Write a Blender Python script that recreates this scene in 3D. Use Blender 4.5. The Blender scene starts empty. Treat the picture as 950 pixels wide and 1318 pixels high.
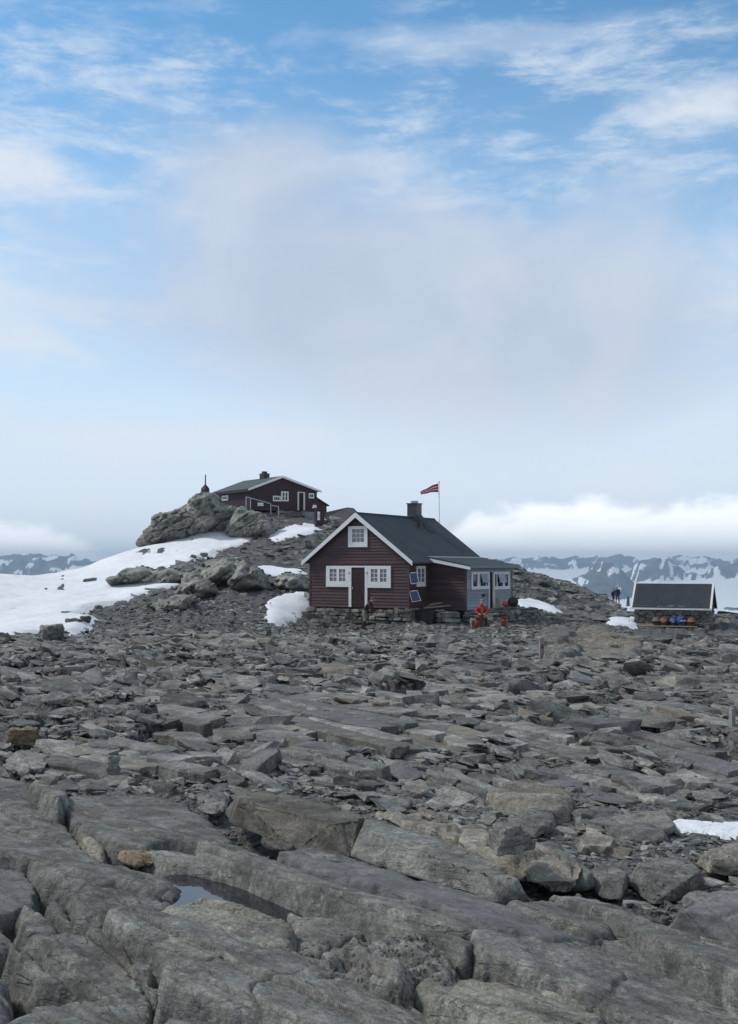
import bpy, bmesh, math, random
import numpy as np
from mathutils import Vector, Matrix

random.seed(7)
RNG = np.random.default_rng(11)
S = bpy.context.scene
COL = S.collection

# ------------------------------------------------------------------ camera
F = 1400.0                     # focal length in photo pixels (photo 950 x 1318)
HOR = 727.0                    # row of the horizon
EYE = 1.7
PITCH = math.atan((HOR - 659.0) / F)
cam_d = bpy.data.cameras.new("camera")
cam = bpy.data.objects.new("camera", cam_d)
COL.objects.link(cam)
cam.location = (0, 0, EYE)
cam.rotation_euler = (math.pi / 2 + PITCH, 0, 0)
cam_d.sensor_fit = 'HORIZONTAL'
cam_d.sensor_width = 36.0
cam_d.lens = 36.0 * F / 950.0
cam_d.clip_start = 0.05
cam_d.clip_end = 60000
S.camera = cam

# ------------------------------------------------------------------ light and view
SUN_EL, SUN_AZ = math.radians(48), math.radians(-82)   # azimuth measured from +Y towards +X
SUN_STRENGTH, SUN_ANGLE = 2.3, 9.0
SKY_STRENGTH = 0.1
S.view_settings.view_transform = 'Standard'
S.view_settings.look = 'None'
S.view_settings.exposure = 0.0
S.view_settings.gamma = 1.0
S.view_settings.use_curve_mapping = False
sd_ = bpy.data.lights.new("sun", 'SUN')
sd_.energy = SUN_STRENGTH
sd_.angle = math.radians(SUN_ANGLE)
sd_.color = (1.0, 0.94, 0.85)
sun = bpy.data.objects.new("sun", sd_)
COL.objects.link(sun)
sv = Vector((math.sin(SUN_AZ) * math.cos(SUN_EL), math.cos(SUN_AZ) * math.cos(SUN_EL), math.sin(SUN_EL)))
sun.rotation_euler = sv.to_track_quat('Z', 'Y').to_euler()

# ------------------------------------------------------------------ node helper
class N:
    def __init__(self, tree):
        self.t = tree
        tree.nodes.clear()
    def new(self, kind, **kw):
        n = self.t.nodes.new(kind)
        for k, v in kw.items():
            setattr(n, k, v)
        return n
    def set(self, sock, v):
        if hasattr(v, 'is_output') or isinstance(v, bpy.types.NodeSocket):
            self.t.links.new(v, sock)
        else:
            sock.default_value = v
    def math(self, op, a, b=0.0, c=0.0, clamp=False):
        n = self.new('ShaderNodeMath', operation=op, use_clamp=clamp)
        self.set(n.inputs[0], a); self.set(n.inputs[1], b); self.set(n.inputs[2], c)
        return n.outputs[0]
    def ramp(self, v, a, b, lo=0.0, hi=1.0):
        n = self.new('ShaderNodeMapRange', interpolation_type='SMOOTHSTEP')
        self.set(n.inputs[0], v); self.set(n.inputs[1], a); self.set(n.inputs[2], b)
        self.set(n.inputs[3], lo); self.set(n.inputs[4], hi)
        return n.outputs[0]
    def mix(self, f, a, b, blend='MIX'):
        n = self.new('ShaderNodeMix', data_type='RGBA', blend_type=blend)
        self.set(n.inputs['Factor'], f)
        self.set(n.inputs[6], a if not isinstance(a, tuple) else (*a, 1.0)[:4])
        self.set(n.inputs[7], b if not isinstance(b, tuple) else (*b, 1.0)[:4])
        return n.outputs[2]
    def noise(self, vec, scale, detail=4.0, rough=0.55, dist=0.0):
        n = self.new('ShaderNodeTexNoise')
        if vec is not None: self.t.links.new(vec, n.inputs['Vector'])
        n.inputs['Scale'].default_value = scale
        n.inputs['Detail'].default_value = detail
        n.inputs['Roughness'].default_value = rough
        n.inputs['Distortion'].default_value = dist
        return n.outputs[0]
    def mapping(self, vec, scale=(1, 1, 1), rot=(0, 0, 0), loc=(0, 0, 0)):
        n = self.new('ShaderNodeMapping')
        self.t.links.new(vec, n.inputs[0])
        n.inputs['Scale'].default_value = scale
        n.inputs['Rotation'].default_value = rot
        n.inputs['Location'].default_value = loc
        return n.outputs[0]

# ------------------------------------------------------------------ sky
W = bpy.data.worlds.new("World")
S.world = W
W.use_nodes = True
def build_world():
    g = N(W.node_tree)
    out = g.new('ShaderNodeOutputWorld')
    bg = g.new('ShaderNodeBackground')
    bg.inputs['Strength'].default_value = SKY_STRENGTH
    sky = g.new('ShaderNodeTexSky', sky_type='NISHITA')
    sky.sun_disc = False
    sky.sun_elevation = SUN_EL
    sky.sun_rotation = SUN_AZ
    sky.altitude = 1800
    sky.air_density = 1.0
    sky.dust_density = 0.6
    sky.ozone_density = 1.6
    tc = g.new('ShaderNodeTexCoord')
    d = tc.outputs['Generated']
    sx = g.new('ShaderNodeSeparateXYZ'); g.t.links.new(d, sx.inputs[0])
    x, y, z = sx.outputs
    az = g.math('ARCTAN2', x, y)
    el = g.math('ARCSINE', z)
    base = g.mix(1.0, sky.outputs[0], (1.25, 1.88, 1.92), 'MULTIPLY')
    # pale veil that thickens towards the horizon
    veil = g.ramp(el, 0.0, 0.50, 0.95, 0.0)
    c = g.mix(veil, base, (6.9, 8.0, 9.3))
    # stretched wisps
    w1 = g.mapping(d, (2.6, 2.6, 9.0), (0.12, 0.30, 0.0), (3.1, 0.4, 1.7))
    n2 = g.noise(w1, 3.8, 11.0, 0.66, 0.2)
    wm = g.ramp(n2, 0.43, 0.72, 0.0, 0.76)
    reg = g.noise(g.mapping(d, (1, 1, 1.6), (0, 0, 0), (0.31, 0.2, 0.05)), 3.0, 2.0, 0.5)
    wm = g.math('MULTIPLY', wm, g.ramp(reg, 0.33, 0.55))
    c = g.mix(wm, c, (7.4, 8.2, 9.2))
    # bright ragged cloud at the left edge and wisps upper right
    def blob(a0, e0, ra, re):
        da = g.math('DIVIDE', g.math('SUBTRACT', az, a0), ra)
        de = g.math('DIVIDE', g.math('SUBTRACT', el, e0), re)
        r2 = g.math('ADD', g.math('MULTIPLY', da, da), g.math('MULTIPLY', de, de))
        return g.math('POWER', 2.718, g.math('MULTIPLY', r2, -1.0))
    nb = g.noise(g.mapping(d, (1, 1, 2.4), (0, 0.2, 0), (0.5, 0.1, 0.3)), 7.0, 10.0, 0.62, 0.5)
    for (a0, e0, ra, re, am) in ((-0.33, 0.335, 0.15, 0.040, 0.95), (0.30, 0.395, 0.14, 0.035, 0.7), (0.12, 0.455, 0.20, 0.025, 0.4),
                                 (-0.36, 0.215, 0.24, 0.06, 0.8), (-0.1, 0.11, 0.4, 0.03, 0.6), (0.2, 0.08, 0.3, 0.03, 0.5), (0.34, 0.24, 0.10, 0.07, 0.55), (0.02, 0.36, 0.08, 0.02, 0.4), (0.30, 0.50, 0.12, 0.030, 0.35)):
        f = g.math('ADD', blob(a0, e0, ra, re), g.math('MULTIPLY', g.math('SUBTRACT', nb, 0.5), 1.9))
        m = g.ramp(f, 0.42, 1.15, 0.0, am)
        c = g.mix(m, c, (7.7, 8.3, 9.2))
    # grey cloud added outside the view to make the skylight less blue
    no = g.noise(g.mapping(d, (1, 1, 1.2), (0, 0, 0), (2.7, 5.2, 1.4)), 2.6, 7.0, 0.55, 0.3)
    om = g.math('MULTIPLY', g.ramp(no, 0.36, 0.56, 0.0, 0.9), g.ramp(el, 0.5, 0.75))
    om2 = g.math('MULTIPLY', g.ramp(no, 0.36, 0.56, 0.0, 0.9), g.ramp(g.math('ABSOLUTE', az), 0.6, 0.9))
    c = g.mix(g.math('MAXIMUM', om, om2), c, (4.6, 5.0, 5.5))
    # the broad soft grey cloud
    n1 = g.noise(g.mapping(d, (1, 1, 1.5), (0, 0, 0), (1.3, 2.2, 0.4)), 2.1, 5.0, 0.5, 0.2)
    nf = g.noise(g.mapping(d, (1, 1, 1.3), (0, 0, 0), (4.3, 0.2, 0.9)), 7.0, 7.0, 0.55, 0.3)
    b1 = g.math('ADD', blob(0.0, 0.245, 0.28, 0.105), g.math('MULTIPLY', blob(0.20, 0.17, 0.22, 0.10), 0.55))
    b1 = g.math('ADD', b1, g.math('MULTIPLY', blob(-0.10, 0.36, 0.08, 0.05), 0.6))
    gm = g.math('ADD', b1, g.math('MULTIPLY', g.math('SUBTRACT', n1, 0.5), 1.3))
    gm = g.math('ADD', gm, g.math('MULTIPLY', g.math('SUBTRACT', nf, 0.5), 0.95))
    gmask = g.ramp(gm, 0.18, 1.0, 0.0, 0.92)
    gcol = g.mix(g.ramp(g.math('ADD', g.math('MULTIPLY', n1, 0.5), g.math('MULTIPLY', nf, 0.5)), 0.38, 0.62), (4.9, 5.7, 7.1), (6.2, 6.9, 8.1))
    c = g.mix(gmask, c, gcol)
    c = g.mix(g.ramp(el, 0.22, 0.0, 0.0, 0.75), c, (8.3, 9.1, 10.2))
    # low bank of cumulus along the horizon
    nt = g.noise(g.mapping(d, (1, 1, 1.5), (0, 0, 0), (0.73, 0.0, 0.2)), 16.0, 6.0, 0.55, 0.2)
    nlow = g.noise(g.mapping(d, (1, 1, 0.2), (0, 0, 0), (2.1, 0.35, 0.0)), 2.4, 2.0, 0.5)
    side = g.ramp(az, 0.035, 0.11)
    left = g.ramp(az, -0.20, -0.29)
    nearv = g.ramp(g.math('ABSOLUTE', az), 0.5, 0.9)
    amount = g.math('ADD', g.math('MAXIMUM', side, g.math('MULTIPLY', left, 0.66)), g.math('MULTIPLY', nearv, g.ramp(nlow, 0.4, 0.6, -0.8, 0.2)), clamp=True)
    top = g.math('MULTIPLY', amount, g.math('ADD', 0.026, g.math('MULTIPLY', nt, 0.066)))
    cm = g.ramp(g.math('SUBTRACT', top, el), -0.002, 0.018, 0.0, 1.0)
    cm = g.math('MULTIPLY', cm, g.ramp(amount, 0.0, 0.45))
    inner = g.ramp(g.math('DIVIDE', el, g.math('MAXIMUM', top, 0.001)), 0.15, 0.85)
    cc = g.mix(inner, (11.0, 11.4, 12.0), (13.5, 13.7, 13.9))
    c = g.mix(g.math('MULTIPLY', cm, 0.93), c, cc)
    g.t.links.new(c, bg.inputs['Color'])
    g.t.links.new(bg.outputs[0], out.inputs['Surface'])
build_world()

# ------------------------------------------------------------------ geometry helpers
def ray(px, py):
    u, v = (px - 475.0) / F, (659.0 - py) / F
    c, s = math.cos(PITCH), math.sin(PITCH)
    return np.array([u, c - v * s, s + v * c])
def at(px, py, Y):
    """world point seen at a photo pixel, at depth Y metres"""
    d = ray(px, py)
    return np.array([0, 0, EYE]) + d * (Y / d[1])

def hash3(ix, iy, iz):
    h = (ix.astype(np.int64) * 374761393 + iy.astype(np.int64) * 668265263 + iz.astype(np.int64) * 2147483647) & 0xffffffff
    h = ((h ^ (h >> 13)) * 1274126177) & 0xffffffff
    h = ((h ^ (h >> 15)) * 2246822519) & 0xffffffff
    return ((h ^ (h >> 16)) & 0xffffff) / float(0xffffff)
def vnoise(x, y, z=None):
    if z is None: z = np.zeros_like(x)
    xi, yi, zi = np.floor(x), np.floor(y), np.floor(z)
    fx, fy, fz = x - xi, y - yi, z - zi
    fx = fx * fx * fx * (fx * (fx * 6 - 15) + 10); fy = fy * fy * fy * (fy * (fy * 6 - 15) + 10); fz = fz * fz * (3 - 2 * fz)
    r = 0
    for dx in (0, 1):
        for dy in (0, 1):
            for dz in (0, 1):
                w = (fx if dx else 1 - fx) * (fy if dy else 1 - fy) * (fz if dz else 1 - fz)
                r = r + w * hash3(xi + dx, yi + dy, zi + dz)
    return r * 2 - 1
def fbm(x, y, z=None, octv=4, gain=0.5):
    if z is None: z = np.zeros_like(x)
    a, t, f = 1.0, 0, 1.0
    for i in range(octv):
        t = t + a * vnoise(x * f + 17.3 * i, y * f - 9.1 * i, z * f + 4.7 * i)
        a *= gain; f *= 2.03
    return t
def worley(x, y):
    xi, yi = np.floor(x), np.floor(y)
    f1 = np.full(x.shape, 9.0); f2 = f1.copy(); ids = np.zeros(x.shape); ox = np.zeros(x.shape); oy = np.zeros(x.shape)
    for dx in (-1, 0, 1):
        for dy in (-1, 0, 1):
            cx, cy = xi + dx, yi + dy
            z0 = np.zeros_like(cx)
            px = cx + hash3(cx, cy, z0 + 1); py = cy + hash3(cx, cy, z0 + 2)
            d = np.hypot(x - px, y - py)
            nearer = d < f1
            f2 = np.where(nearer, f1, np.minimum(f2, d))
            ids = np.where(nearer, hash3(cx, cy, z0 + 3), ids)
            ox = np.where(nearer, x - px, ox); oy = np.where(nearer, y - py, oy)
            f1 = np.where(nearer, d, f1)
    return f1, f2, ids, ox, oy

def poly_sd(P, poly):
    """signed distance (inside positive) of points P (n,2) to polygon, with nearest boundary point"""
    P = np.asarray(P, float); poly = np.asarray(poly, float)
    best = np.full(len(P), 1e9); near = np.zeros_like(P); inside = np.zeros(len(P), bool)
    n = len(poly)
    for i in range(n):
        a, b = poly[i], poly[(i + 1) % n]
        ab = b - a
        t = np.clip(((P - a) @ ab) / max(ab @ ab, 1e-12), 0, 1)
        q = a + t[:, None] * ab
        d = np.hypot(*(P - q).T)
        m = d < best
        best = np.where(m, d, best); near[m] = q[m]
        cond = (a[1] > P[:, 1]) != (b[1] > P[:, 1])
        with np.errstate(divide='ignore', invalid='ignore'):
            xx = (b[0] - a[0]) * (P[:, 1] - a[1]) / (b[1] - a[1]) + a[0]
        inside ^= cond & (P[:, 0] < xx)
    return np.where(inside, best, -best), near

def smooth_poly(poly, it=2):
    p = np.asarray(poly, float)
    for _ in range(it):
        q = np.roll(p, -1, 0)
        p = np.stack([p * .75 + q * .25, p * .25 + q * .75], 1).reshape(-1, 2)
    return p

def make_mesh(name, V, faces, smooth=False, mats=(), mi=None):
    """faces: int array (n,3) or (n,4), or a list of such"""
    me = bpy.data.meshes.new(name)
    if not isinstance(faces, (list, tuple)): faces = [faces]
    faces = [np.asarray(f, np.int32) for f in faces if len(f)]
    V = np.asarray(V, np.float32)
    me.vertices.add(len(V)); me.vertices.foreach_set('co', V.ravel())
    nl = sum(f.size for f in faces); nf = sum(len(f) for f in faces)
    me.loops.add(nl); me.loops.foreach_set('vertex_index', np.concatenate([f.ravel() for f in faces]))
    tot = np.concatenate([np.full(len(f), f.shape[1], np.int32) for f in faces])
    st = np.concatenate([[0], np.cumsum(tot)[:-1]]).astype(np.int32)
    me.polygons.add(nf)
    me.polygons.foreach_set('loop_start', st); me.polygons.foreach_set('loop_total', tot)
    if mi is not None: me.polygons.foreach_set('material_index', np.asarray(mi, np.int32))
    me.polygons.foreach_set('use_smooth', np.full(nf, smooth, bool))
    for m in mats: me.materials.append(m)
    me.update(calc_edges=True); me.validate()
    return me

def link(name, me, parent=None, loc=None, rotz=None):
    o = bpy.data.objects.new(name, me)
    COL.objects.link(o)
    if parent is not None: o.parent = parent
    if loc is not None: o.location = loc
    if rotz is not None: o.rotation_euler = (0, 0, rotz)
    return o
def tag(o, label=None, cat=None, group=None, kind=None):
    if label: o['label'] = label
    if cat: o['category'] = cat
    if group: o['group'] = group
    if kind: o['kind'] = kind
    return o
def empty(name, label, cat, loc, rotz=0.0, group=None):
    o = link(name, None, None, tuple(loc), rotz)
    return tag(o, label, cat, group)

class MB:
    """collects simple solids into one mesh"""
    def __init__(self): self.V = []; self.T = []; self.Q = []; self.n = 0
    def add(self, V, T=(), Q=()):
        V = np.asarray(V, float)
        for t in T: self.T.append([i + self.n for i in t])
        for q in Q: self.Q.append([i + self.n for i in q])
        self.V.append(V); self.n += len(V)
        return self
    def hexa(self, b, t):
        """b, t: four bottom and four top corners, counter-clockwise from above"""
        return self.add(list(b) + list(t), Q=[(3, 2, 1, 0), (4, 5, 6, 7), (0, 1, 5, 4), (1, 2, 6, 5), (2, 3, 7, 6), (3, 0, 4, 7)])
    def box(self, x0, x1, y0, y1, z0, z1):
        return self.hexa([(x0, y0, z0), (x1, y0, z0), (x1, y1, z0), (x0, y1, z0)], [(x0, y0, z1), (x1, y0, z1), (x1, y1, z1), (x0, y1, z1)])
    def prism(self, poly, axis, a, b):
        """extrude a 2-D convex or simple polygon along an axis; 'y': poly is (x,z), 'x': poly is (y,z), 'z': poly is (x,y)"""
        def p3(p, t): return {'y': (p[0], t, p[1]), 'x': (t, p[0], p[1]), 'z': (p[0], p[1], t)}[axis]
        n = len(poly)
        V = [p3(p, a) for p in poly] + [p3(p, b) for p in poly]
        Q = [(i, (i + 1) % n, n + (i + 1) % n, n + i) for i in range(n)]
        T = [(0, i + 1, i) for i in range(1, n - 1)] + [(n, n + i, n + i + 1) for i in range(1, n - 1)]
        return self.add(V, T, Q)
    def tube(self, pts, radii, seg=10, cap=True):
        pts = [Vector(p) for p in pts]
        if not hasattr(radii, '__len__'): radii = [radii] * len(pts)
        V, Q, T = [], [], []
        for i, p in enumerate(pts):
            d = (pts[min(i + 1, len(pts) - 1)] - pts[max(i - 1, 0)])
            if d.length < 1e-9: d = Vector((0, 0, 1))
            d.normalize()
            a = d.orthogonal().normalized() if i == 0 else (pa - d * pa.dot(d)).normalized()
            pa = a
            b = d.cross(a)
            for k in range(seg):
                th = 2 * math.pi * k / seg
                V.append(p + (a * math.cos(th) + b * math.sin(th)) * radii[i])
        for i in range(len(pts) - 1):
            for k in range(seg):
                k2 = (k + 1) % seg
                Q.append((i * seg + k, i * seg + k2, (i + 1) * seg + k2, (i + 1) * seg + k))
        if cap:
            for k in range(1, seg - 1):
                T.append((0, k + 1, k)); o = (len(pts) - 1) * seg; T.append((o, o + k, o + k + 1))
        return self.add([tuple(v) for v in V], T, Q)
    def build(self, name, mat, parent=None, smooth=False, loc=None):
        fs = []
        if self.T: fs.append(np.array(self.T))
        if self.Q: fs.append(np.array(self.Q))
        me = make_mesh(name, np.concatenate(self.V), fs, smooth, [mat])
        bm = bmesh.new(); bm.from_mesh(me)
        bmesh.ops.recalc_face_normals(bm, faces=bm.faces)
        bm.to_mesh(me); bm.free()
        return link(name, me, parent, loc)
# ------------------------------------------------------------------ materials
def new_mat(name):
    m = bpy.data.materials.new(name); m.use_nodes = True
    g = N(m.node_tree)
    out = g.new('ShaderNodeOutputMaterial'); b = g.new('ShaderNodeBsdfPrincipled')
    g.t.links.new(b.outputs[0], out.inputs[0])
    return m, g, b
def bump(g, b, h, strength=0.3, dist=0.01):
    n = g.new('ShaderNodeBump'); n.inputs['Strength'].default_value = strength; n.inputs['Distance'].default_value = dist
    g.t.links.new(h, n.inputs['Height']); g.t.links.new(n.outputs[0], b.inputs['Normal'])

def rock_mat(name, mode, cols=((0.083, 0.083, 0.078), (0.185, 0.185, 0.174), (0.275, 0.274, 0.252)), scale=1.0, warm=0.25, speck=0.6, pits=False, dev=(0.62, 1.42), hues=True):
    """gneiss: mode 'object' varies per object, 'attr' reads a per-stone tint, None is one rock"""
    m, g, b = new_mat(name)
    geo = g.new('ShaderNodeNewGeometry'); P = geo.outputs['Position']
    big = g.noise(P, 1.3 * scale, 5, 0.6, 0.3)
    mid = g.noise(P, 9.0 * scale, 6, 0.65, 0.2)
    fine = g.noise(P, 75.0 * scale, 4, 0.7)
    P1 = g.mapping(P, (1, 1, 1), (0.12, 0.06, 0.80))
    band = g.noise(g.mapping(P1, (1.1, 6.5, 8.0)), 2.2 * scale, 6, 0.65, 0.5)
    bed = g.noise(g.mapping(P1, (0.45, 5.0, 6.0), (0, 0, 0), (3, 1, 2)), 1.6 * scale, 3, 0.5, 0.35)
    f = g.math('ADD', g.math('MULTIPLY', mid, 0.5), g.math('MULTIPLY', band, 0.5))
    c = g.mix(g.ramp(f, 0.32, 0.68), cols[0], cols[1])
    c = g.mix(g.math('MULTIPLY', g.ramp(big, 0.5, 0.75), 0.55), c, cols[2])
    tone = g.noise(g.mapping(P, (1.0, 1.7, 1.7), (0, 0, 0.6), (3.0, 1.0, 6.0)), 3.2 * scale, 5, 0.62, 0.6)
    c = g.mix(0.9, c, g.mix(g.ramp(tone, 0.33, 0.67), (0.62, 0.62, 0.62), (1.36, 1.36, 1.34)), 'MULTIPLY')
    # brown staining
    w = g.noise(g.mapping(P, (1, 1, 1), (0, 0, 0), (5.2, 1.1, 3.0)), 2.6 * scale, 4, 0.6)
    c = g.mix(g.math('MULTIPLY', g.ramp(w, 0.56, 0.8), warm), c, (0.20, 0.145, 0.095))
    ln = g.math('ABSOLUTE', g.math('SUBTRACT', bed, 0.5))
    lnm = g.math('MULTIPLY', g.ramp(ln, 0.010, 0.003), g.ramp(mid, 0.42, 0.56))
    c = g.mix(g.math('MULTIPLY', lnm, 0.5), c, (0.045, 0.042, 0.038))
    vn = g.math('MULTIPLY', g.ramp(g.math('ABSOLUTE', g.math('SUBTRACT', bed, 0.62)), 0.008, 0.002), g.ramp(big, 0.55, 0.62))
    c = g.mix(g.math('MULTIPLY', vn, 0.6), c, (0.38, 0.375, 0.35))
    # pale and black lichen
    v1 = g.new('ShaderNodeTexVoronoi'); g.t.links.new(P, v1.inputs['Vector']); v1.inputs['Scale'].default_value = 26.0 * scale
    lm = g.noise(P, 3.4 * scale, 3, 0.6)
    l1 = g.math('MULTIPLY', g.ramp(g.math('ADD', v1.outputs['Distance'], g.math('MULTIPLY', fine, 0.25)), 0.42, 0.30), g.ramp(lm, 0.50, 0.66))
    c = g.mix(g.math('MULTIPLY', l1, speck * 0.55), c, (0.33, 0.345, 0.31))
    lm2 = g.noise(g.mapping(P, (1, 1, 1), (0, 0, 0), (8.0, 2.0, 1.0)), 5.0 * scale, 4, 0.65)
    l2 = g.math('MULTIPLY', g.ramp(fine, 0.54, 0.66), g.ramp(lm2, 0.48, 0.62))
    c = g.mix(g.math('MULTIPLY', l2, speck), c, (0.045, 0.045, 0.042))
    lp = g.noise(g.mapping(P, (1, 1, 1), (0, 0, 0), (1.0, 4.0, 9.0)), 7.5 * scale, 7, 0.68, 0.8)
    c = g.mix(g.math('MULTIPLY', g.math('MULTIPLY', g.ramp(lp, 0.55, 0.62), g.ramp(lm, 0.42, 0.60)), speck * 0.75), c, (0.33, 0.335, 0.30))
    c = g.mix(g.math('MULTIPLY', g.math('MULTIPLY', g.ramp(lp, 0.44, 0.38), g.ramp(lm2, 0.46, 0.58)), speck * 0.8), c, (0.055, 0.053, 0.048))
    gr = g.noise(P, 120.0 * scale, 3, 0.75)
    c = g.mix(0.6, c, g.mix(g.ramp(gr, 0.3, 0.7), (0.52, 0.52, 0.52), (1.50, 1.50, 1.47)), 'MULTIPLY')
    mt = g.noise(g.mapping(P, (1, 1, 1), (0, 0, 0), (2.0, 7.0, 1.0)), 42.0 * scale, 4, 0.72)
    c = g.mix(0.7, c, g.mix(g.ramp(mt, 0.34, 0.66), (0.66, 0.66, 0.66), (1.32, 1.33, 1.30)), 'MULTIPLY')
    c = g.mix(g.math('MULTIPLY', g.ramp(mt, 0.64, 0.72), speck * 0.6), c, (0.36, 0.365, 0.34))
    if mode == 'object':
        oi = g.new('ShaderNodeObjectInfo'); r = oi.outputs['Random']
    elif mode == 'attr':
        at_ = g.new('ShaderNodeAttribute'); at_.attribute_name = 'tint'; r = at_.outputs['Fac']
    if mode:
        k = g.ramp(r, 0.0, 1.0, dev[0], dev[1])
        cc = g.new('ShaderNodeCombineColor')
        g.t.links.new(k, cc.inputs[0]); g.t.links.new(k, cc.inputs[1]); g.t.links.new(k, cc.inputs[2])
        c = g.mix(1.0, c, cc.outputs[0], 'MULTIPLY')
        hue = g.math('FRACT', g.math('MULTIPLY', r, 17.31))
        if hues: c = g.mix(g.ramp(hue, 0.88, 0.98, 0.0, 0.40), c, (0.27, 0.215, 0.15))
        c = g.mix(g.ramp(hue, 0.20, 0.02, 0.0, 0.35), c, (0.15, 0.165, 0.18))
    if pits:
        vp = g.new('ShaderNodeTexVoronoi'); g.t.links.new(g.mapping(P, (1, 1, 0.7)), vp.inputs['Vector']); vp.inputs['Scale'].default_value = 42.0
        pm = g.math('MULTIPLY', g.ramp(g.math('ADD', vp.outputs['Distance'], g.math('MULTIPLY', fine, 0.3)), 0.5, 0.38), g.ramp(lm, 0.36, 0.5))
        c = g.mix(g.math('MULTIPLY', pm, 0.8), c, (0.03, 0.029, 0.027))
    g.t.links.new(c, b.inputs['Base Color'])
    b.inputs['Roughness'].default_value = 0.82
    b.inputs['Specular IOR Level'].default_value = 0.35
    h = g.math('ADD', g.math('MULTIPLY', mid, 1.0), g.math('ADD', g.math('MULTIPLY', fine, 0.35), g.math('MULTIPLY', band, 0.8)))
    if pits: h = g.math('SUBTRACT', h, g.math('MULTIPLY', pm, 0.8))
    h = g.math('SUBTRACT', g.math('ADD', h, g.math('MULTIPLY', mt, 0.25)), g.math('MULTIPLY', lnm, 0.7))
    bump(g, b, h, 0.7, 0.013 / scale)
    return m

def flat_mat(name, col, rough=0.7, var=0.25, scale=4.0, bumpd=0.0, spec=0.4, stretch=(1, 1, 1), metal=0.0, objvar=0.0):
    m, g, b = new_mat(name)
    tc = g.new('ShaderNodeTexCoord')
    P = g.mapping(tc.outputs['Object'], stretch)
    n = g.noise(P, scale, 6, 0.62); n2 = g.noise(P, scale * 7, 4, 0.65)
    f = g.math('ADD', g.math('MULTIPLY', n, 0.6), g.math('MULTIPLY', n2, 0.4))
    lo = tuple(v * (1 - var) for v in col); hi = tuple(min(1.0, v * (1 + var)) for v in col)
    c = g.mix(g.ramp(f, 0.3, 0.7), lo, hi)
    if objvar:
        oi = g.new('ShaderNodeObjectInfo')
        k = g.ramp(oi.outputs['Random'], 0, 1, 1 - objvar, 1 + objvar)
        cc = g.new('ShaderNodeCombineColor')
        for i in range(3): g.t.links.new(k, cc.inputs[i])
        c = g.mix(1.0, c, cc.outputs[0], 'MULTIPLY')
    g.t.links.new(c, b.inputs['Base Color'])
    b.inputs['Roughness'].default_value = rough
    b.inputs['Specular IOR Level'].default_value = spec
    b.inputs['Metallic'].default_value = metal
    if bumpd: bump(g, b, f, 0.5, bumpd)
    return m

M = {}
M['rock'] = rock_mat('bedrock', 'object', dev=(0.84, 1.16), hues=False)
M['rock_warm'] = rock_mat('warm_bedrock', 'object', ((0.115, 0.103, 0.088), (0.215, 0.199, 0.172), (0.30, 0.28, 0.245)), warm=0.6)
M['rock_pits'] = rock_mat('pitted_rock', None, ((0.10, 0.097, 0.092), (0.20, 0.193, 0.182), (0.30, 0.29, 0.27)), pits=True)
M['rock_granite'] = rock_mat('pale_granite', None, ((0.14, 0.137, 0.118), (0.27, 0.265, 0.23), (0.35, 0.345, 0.30)), speck=0.9)
M['rock_pale'] = rock_mat('pale_rock', 'object', ((0.19, 0.185, 0.17), (0.29, 0.285, 0.265), (0.36, 0.35, 0.33)), speck=0.3)
M['rock_rust'] = rock_mat('rusty_rock', None, ((0.16, 0.118, 0.078), (0.245, 0.185, 0.12), (0.30, 0.24, 0.17)), speck=0.25)
M['stone'] = rock_mat('loose_stone', 'object', ((0.102, 0.102, 0.097), (0.225, 0.222, 0.210), (0.340, 0.332, 0.307)), scale=0.8, warm=0.3)
M['rubble'] = rock_mat('rubble_stone', 'attr', ((0.102, 0.102, 0.097), (0.225, 0.222, 0.210), (0.340, 0.332, 0.307)), scale=0.6, warm=0.3)
M['knoll'] = rock_mat('knoll_rock', None, ((0.14, 0.14, 0.124), (0.31, 0.307, 0.277), (0.44, 0.43, 0.38)), scale=0.22, warm=0.3, speck=0.9)
M['wall_stone'] = rock_mat('wall_stone', 'object', ((0.12, 0.117, 0.108), (0.22, 0.213, 0.195), (0.31, 0.295, 0.265)), scale=0.7, warm=0.5)
M['shed_stone'] = rock_mat('shed_stone', 'object', ((0.10, 0.099, 0.09), (0.23, 0.222, 0.20), (0.36, 0.34, 0.30)), scale=0.7, warm=0.5)
M['mortar'] = flat_mat('dark_joint', (0.035, 0.033, 0.03), 0.95, 0.4)

def ground_mat():
    m, g, b = new_mat('rocky_ground')
    geo = g.new('ShaderNodeNewGeometry'); P = geo.outputs['Position']
    a = g.noise(P, 0.55, 5, 0.6, 0.3); n = g.noise(P, 7, 6, 0.7); f = g.noise(P, 55, 4, 0.7)
    v = g.new('ShaderNodeTexVoronoi'); g.t.links.new(P, v.inputs['Vector']); v.inputs['Scale'].default_value = 38
    c = g.mix(g.ramp(n, 0.3, 0.7), (0.072, 0.069, 0.064), (0.165, 0.159, 0.146))
    c = g.mix(g.math('MULTIPLY', g.ramp(a, 0.50, 0.66), 0.75), c, (0.125, 0.088, 0.058))
    c = g.mix(0.6, c, v.outputs['Color'], 'OVERLAY')
    hs = g.new('ShaderNodeHueSaturation'); hs.inputs['Saturation'].default_value = 0.16; hs.inputs['Value'].default_value = 0.85
    g.t.links.new(c, hs.inputs['Color'])
    g.t.links.new(hs.outputs[0], b.inputs['Base Color'])
    b.inputs['Roughness'].default_value = 0.92; b.inputs['Specular IOR Level'].default_value = 0.2
    h = g.math('ADD', g.math('MULTIPLY', v.outputs['Distance'], -0.7), g.math('ADD', n, g.math('MULTIPLY', f, 0.4)))
    bump(g, b, h, 0.9, 0.03)
    return m
M['ground'] = ground_mat()

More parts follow.
